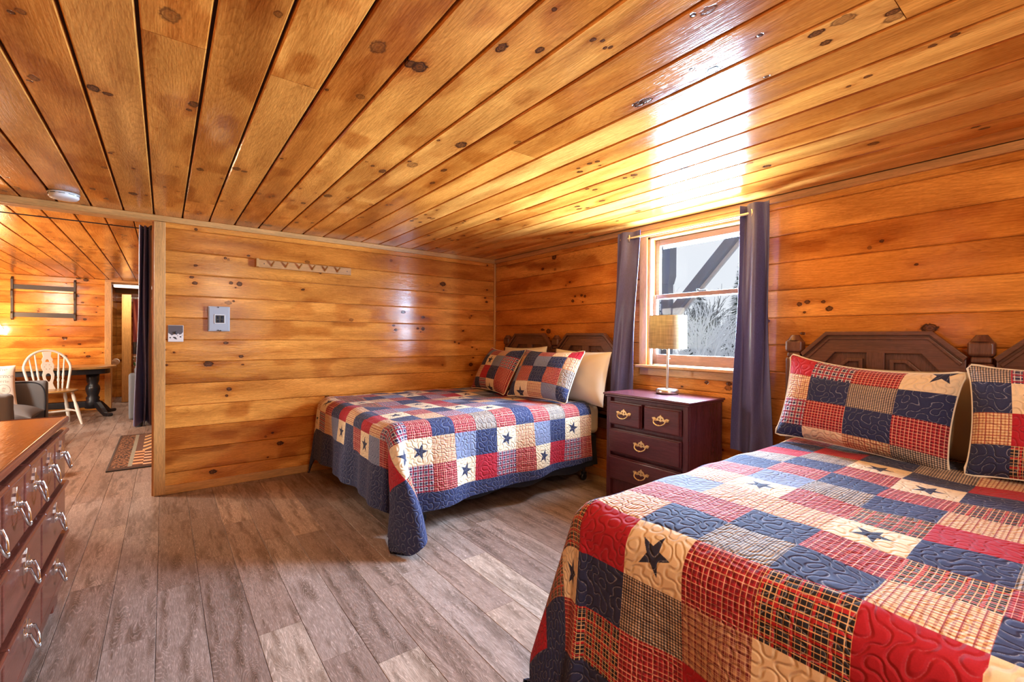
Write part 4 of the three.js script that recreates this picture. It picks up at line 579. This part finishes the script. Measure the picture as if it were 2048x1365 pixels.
{
  const c = document.createElement('canvas'); c.width = c.height = 512; const q = c.getContext('2d'); q.fillStyle = '#ece9e4'; q.fillRect(0, 0, 512, 512); q.fillStyle = '#8f8a88'; q.strokeStyle = '#9a9594'; q.lineWidth = 5;
  q.font = 'italic 58px serif'; q.fillText('The', 330, 80); q.fillText('Provence', 230, 170); q.font = '44px serif'; q.fillText('Conserjerie', 210, 235); q.beginPath(); q.arc(400, 320, 58, 0, 7); q.stroke(); q.font = '28px serif'; q.fillText('de', 385, 318); q.fillText('la', 385, 346); q.font = 'italic 66px serif'; q.fillText('m', 230, 320); q.fillText('Sty', 330, 440); q.font = 'italic 40px serif'; q.fillText('aimer', 40, 110); q.fillText('toujours', 30, 300); q.fillText('jardin', 60, 430);
  const t = thing('throw_pillow', 'white throw pillow with grey script lettering on the loveseat', 'pillow', [-1.34, 0.665, -6.40]); t.rotation.set(-0.38, 0.35, 0.10); mesh('cover', pillowGeo(0.42, 0.42, 0.14, 30, 30), new THREE.MeshPhysicalMaterial({ map: finishTex(new THREE.CanvasTexture(c), true), roughness: 0.9 }), t);
}
{
  const w = 512, h = 1024, R = rng(5), tex = dataTex(w, h, (x, y, o) => {
    const u = x / w * 1.6, v = y / h, n = vn(x / 3, y / 3, 201); let c = [92, 70, 58]; const wv = vn(Math.floor(u * 60), Math.floor(v * 90), 203);
    if (u < 0.20) { c = wv > 0.62 ? [150, 108, 80] : wv > 0.3 ? [104, 74, 58] : [62, 48, 44]; } else if (u < 0.245) c = [150, 152, 140]; else if (v < 0.42 && v > 0.05) { const b = line(v, 0.075, 0.5); c = u < 0.36 ? (b ? [222, 172, 128] : [104, 66, 54]) : u < 0.46 ? (line(v + 0.03, 0.075, 0.45) ? [226, 190, 156] : [96, 64, 56]) : u < 0.5 ? [128, 132, 128] : (line(v + 0.06 * Math.sin(u * 30), 0.07, 0.5) ? [206, 200, 176] : [118, 108, 106]); } else if (v > 0.42) { c = line(v + 0.03 * Math.sin(u * 24), 0.11, 0.45) && u > 0.33 ? [226, 190, 138] : [108, 82, 72]; }
    if (v < 0.04 || v > 0.97 || u < 0.015) c = [84, 60, 50]; o[0] = c[0] + 26 * (n - 0.5); o[1] = c[1] + 24 * (n - 0.5); o[2] = c[2] + 22 * (n - 0.5);
  }, true);
  const r = thing('rug', 'brown patterned rug on the floor beyond the opening', 'rug', [0.13, 0, -5.99]), g = box(1.02, 0.01, 1.72, 0, 0.0055, 0); const p = g.attributes.position, uv = g.attributes.uv; for (let i = 0; i < p.count; i++) uv.setXY(i, p.getX(i) / 1.02 + 0.5, 0.5 - p.getZ(i) / 1.72);
  mesh('pile', g, new THREE.MeshPhysicalMaterial({ map: tex, roughness: 1 }), r); mesh('binding', merge([box(1.04, 0.009, 0.016, 0, 0.005, 0.862), box(1.04, 0.009, 0.016, 0, 0.005, -0.862), box(0.016, 0.009, 1.72, -0.513, 0.005, 0), box(0.016, 0.009, 1.72, 0.513, 0.005, 0)]), M.black, r);
  const k = thing('wall_rack', 'dark wooden wall rack with two rails on the living room wall', 'rack', [-1.395, 1.68, ZL]), dk = wood(0.07, 0.045, 0.028, 0.5), S = [[0, -0.31], [0.05, -0.29], [0.05, -0.22], [0.03, -0.19], [0.03, 0.0], [0.05, 0.03], [0.05, 0.1], [0.03, 0.13], [0.04, 0.27], [0, 0.31]];
  for (const s of [-1, 1]) { const g2 = extrude(S, 0.022, 0.002); g2.rotateY(-Math.PI / 2); g2.translate(s * 0.325 + 0.011, 0, 0.002); mesh('upright', woodUV(g2, 'y'), dk, k); } for (const y of [0.165, -0.235]) mesh('rail', woodUV(box(0.63, 0.065, 0.018, 0, y, 0.012, 0.002), 'x'), dk, k);
}
{ // lobby: fluorescent fitting, plank door standing open, red curtain, paper roll
  const f = thing('ceiling_light', 'lit fluorescent strip light inside the far doorway', 'light', [-0.28, H, -9.95]);
  mesh('fitting', box(0.8, 0.03, 0.09, 0, -0.015, 0, 0.004), M.white, f); mesh('diffuser', box(0.76, 0.045, 0.075, 0, -0.052, 0, 0.015), new THREE.MeshPhysicalMaterial({ color: 0xffffff, roughness: 0.4, emissive: new THREE.Color(1, 0.96, 0.86), emissiveIntensity: 2.2 }), f);
  areaLight('ceiling_light_glow', new THREE.Color(1, 0.93, 0.78), 130, 0.72, 0.07, [-0.28, H - 0.082, -9.95], [-0.28, 0, -10.1]);
  const d = struct('door_2', 'pale pine plank door standing open beyond the far doorway'); mesh('panel', woodUV(box(0.125, 1.86, 0.05, -0.515, 0.935, -10.32, 0.004), 'y'), M.trimPale, d);
  const rc = dataTex(256, 512, (x, y, o) => { const v = y / 512, a = vn(x / 18, y / 18, 301), b = vn(x / 9, y / 9, 302); if (v > 0.5) { const s = line(x + y * 0.2, 46, 0.45); o[0] = s ? 172 : 120; o[1] = s ? 84 : 40; o[2] = s ? 60 : 34; } else if (v > 0.36) { o[0] = 44 + 40 * a; o[1] = 34 + 30 * a; o[2] = 44; } else { const gsel = a > 0.5; o[0] = gsel ? 60 : 150; o[1] = gsel ? 92 : 92; o[2] = gsel ? 44 : 60; if (b > 0.72) { o[0] = 214; o[1] = 190; o[2] = 160; } } }, true);
  const g = thing('shower_curtain', 'red patterned fabric curtain glimpsed beyond the far doorway', 'curtain'); mesh('cloth', cloth(60, 16, (u, v) => [V(-0.45 + u * 0.5, lerp(1.82, 0.25, v), -10.8 + 0.025 * Math.sin(u * 32)), [u * 1.4, 1 - v]], 0.003), new THREE.MeshPhysicalMaterial({ map: rc, roughness: 0.85 }), g); mesh('rail', cyl(0.009, 0.009, V(-0.695, 1.84, -10.8), V(0.85, 1.84, -10.8), 10), M.chrome, g);
  const tp = thing('paper_roll', 'white paper roll on the lobby wall beyond the dining table', 'paper roll', [-0.636, 0.72, -9.98]); mesh('roll', cyl(0.05, 0.05, V(0, 0, -0.05), V(0, 0, 0.05), 24), M.white, tp); mesh('holder', merge([cyl(0.006, 0.006, V(0, 0, -0.07), V(0, 0, 0.07), 8), box(0.06, 0.012, 0.012, -0.03, 0, 0.068), box(0.06, 0.012, 0.012, -0.03, 0, -0.068)]), M.chrome, tp);
}

// ------------------------------------------------------------------ outside the window
{
  const gs = plain(0.16, 0.18, 0.23, 0.8), p = thing('porch_post', 'dark timber porch post with a diagonal brace outside the window', 'post', [4.25, 0, -2.86]);
  mesh('post', box(0.095, 5.2, 0.088, 0, -0.3, 0, 0.006), gs, p); mesh('capital', merge([extrude([[-0.07, 2.4], [0.07, 2.4], [0.07, 1.82], [0.044, 1.74], [-0.044, 1.74], [-0.07, 1.82]], 0.11, 0.003).rotateY(Math.PI / 2).translate(-0.055, 0, 0)]), gs, p);
  const a = V(0, 1.42, 0.06), b = V(0, 2.32, 0.90), dir = b.clone().sub(a), br = box(0.09, 0.085, dir.length() + 0.1); br.rotateX(-Math.atan2(dir.y, dir.z)); br.translate(0, (a.y + b.y) / 2, (a.z + b.z) / 2); mesh('brace', br, gs, p); const b2 = box(0.03, 0.03, dir.length()); b2.rotateX(-Math.atan2(dir.y, dir.z)); b2.translate(0.03, (a.y + b.y) / 2 - 0.042, (a.z + b.z) / 2 + 0.042); mesh('brace_lit_strip', b2, plain(0.45, 0.46, 0.47, 0.7), p);  // paler strip paints in the sky-lit face of the brace
  const beam = thing('porch_beam', 'weathered grey porch beam along the top of the window view', 'beam', [4.25, 2.42, -1.2]); mesh('beam', box(0.12, 0.16, 6, 0, 0, 0, 0.006), plain(0.20, 0.21, 0.24, 0.8), beam);
  const ground = mesh('snowy_ground', new THREE.PlaneGeometry(120, 120).rotateX(-Math.PI / 2).translate(66, -3, -10), plain(0.7, 0.72, 0.76, 0.95), scene); ground.userData = { kind: 'structure', label: 'snow covered ground outside the window', category: 'ground' };
  const bark = plain(0.86, 0.87, 0.90, 0.9), dark = plain(0.30, 0.31, 0.32, 0.9), fir = plain(0.10, 0.12, 0.11, 0.95);
  function bareTree(label, x, z, h, seed, m) {
    const t = thing('bare_tree', label, 'tree', [x, -3, z], 0), R = rng(seed), trunk = [], tw = [];
    const grow = (a, dir, len, r, d) => { const b = a.clone().addScaledVector(dir, len); (d < 2 ? trunk : tw).push(cyl(r, r * 0.72, a, b, d < 2 ? 7 : 3)); if (d > 5) return; const n = d < 1 ? 5 : d < 4 ? 3 : 2; for (let k = 0; k < n; k++) { const nd = dir.clone().add(V(R() - 0.5, (R() - 0.35) * 0.6, R() - 0.5).multiplyScalar(1.25)).normalize(); const s = a.clone().lerp(b, k === 0 ? 1 : 0.35 + R() * 0.6); grow(s, nd, len * (0.66 + R() * 0.16), r * 0.68, d + 1); } };
    grow(V(0, 0, 0), V(0.02, 1, 0).normalize(), h * 0.3, h * 0.02, 0); mesh('trunk', merge(trunk), m, t); mesh('branches', merge(tw), m, t);
  }
  bareTree('frosted bare tree in the middle of the window view', 14.5, -8.7, 5.9, 11, bark); bareTree('frosted bare tree behind the lamp shade in the window view', 22, -15.2, 7.1, 12, bark); bareTree('pale bare tree beside the right curtain in the window view', 20, -10.0, 6.3, 13, bark); bareTree('grey bare tree farther back among the frosted trees', 26.5, -15.2, 7.6, 14, dark);
  function firTree(label, x, z, h, seed) {
    const t = thing('fir_tree', label, 'tree', [x, -3, z]), R = rng(seed), needles = [], snow = []; mesh('trunk', cyl(0.12, 0.03, V(0, 0, 0), V(0, h, 0), 8), dark, t);
    for (let y = 0.5; y < h - 0.1; y += 0.2) { const r = (h - y) * 0.24 + 0.1, n = 10 + Math.floor(r * 9); for (let k = 0; k < n; k++) { const a = R() * 6.28, rr = r * (0.55 + R() * 0.6), c = new THREE.ConeGeometry(0.05 + 0.05 * R(), rr, 4, 1); c.translate(0, rr / 2, 0); c.rotateX(Math.PI / 2 + 0.2 + R() * 0.3); c.rotateY(a); c.translate(0, y + R() * 0.15, 0); (R() < 0.55 ? snow : needles).push(c); } }
    mesh('foliage', merge(needles), fir, t); mesh('snow', merge(snow), bark, t);
  }
  for (const [lab, x, z, h, sd] of [['snowy fir tree behind the bare trees next to the right curtain', 32, -15.9, 9.0, 31], ['snowy fir tree in the middle of the window view', 33, -19.6, 8.6, 32], ['snowy fir tree farthest to the left in the window view', 34, -23.6, 8.4, 33], ['snowy fir tree right of the lamp shade in the window view', 38, -22.2, 10, 35], ['low snowy fir tree beside the right curtain', 26, -12.5, 6.2, 34], ['tallest snowy fir tree at the edge of the right curtain', 46, -22.4, 13.4, 36]]) firTree(lab, x, z, h, sd);
}

renderer.render(scene, camera);
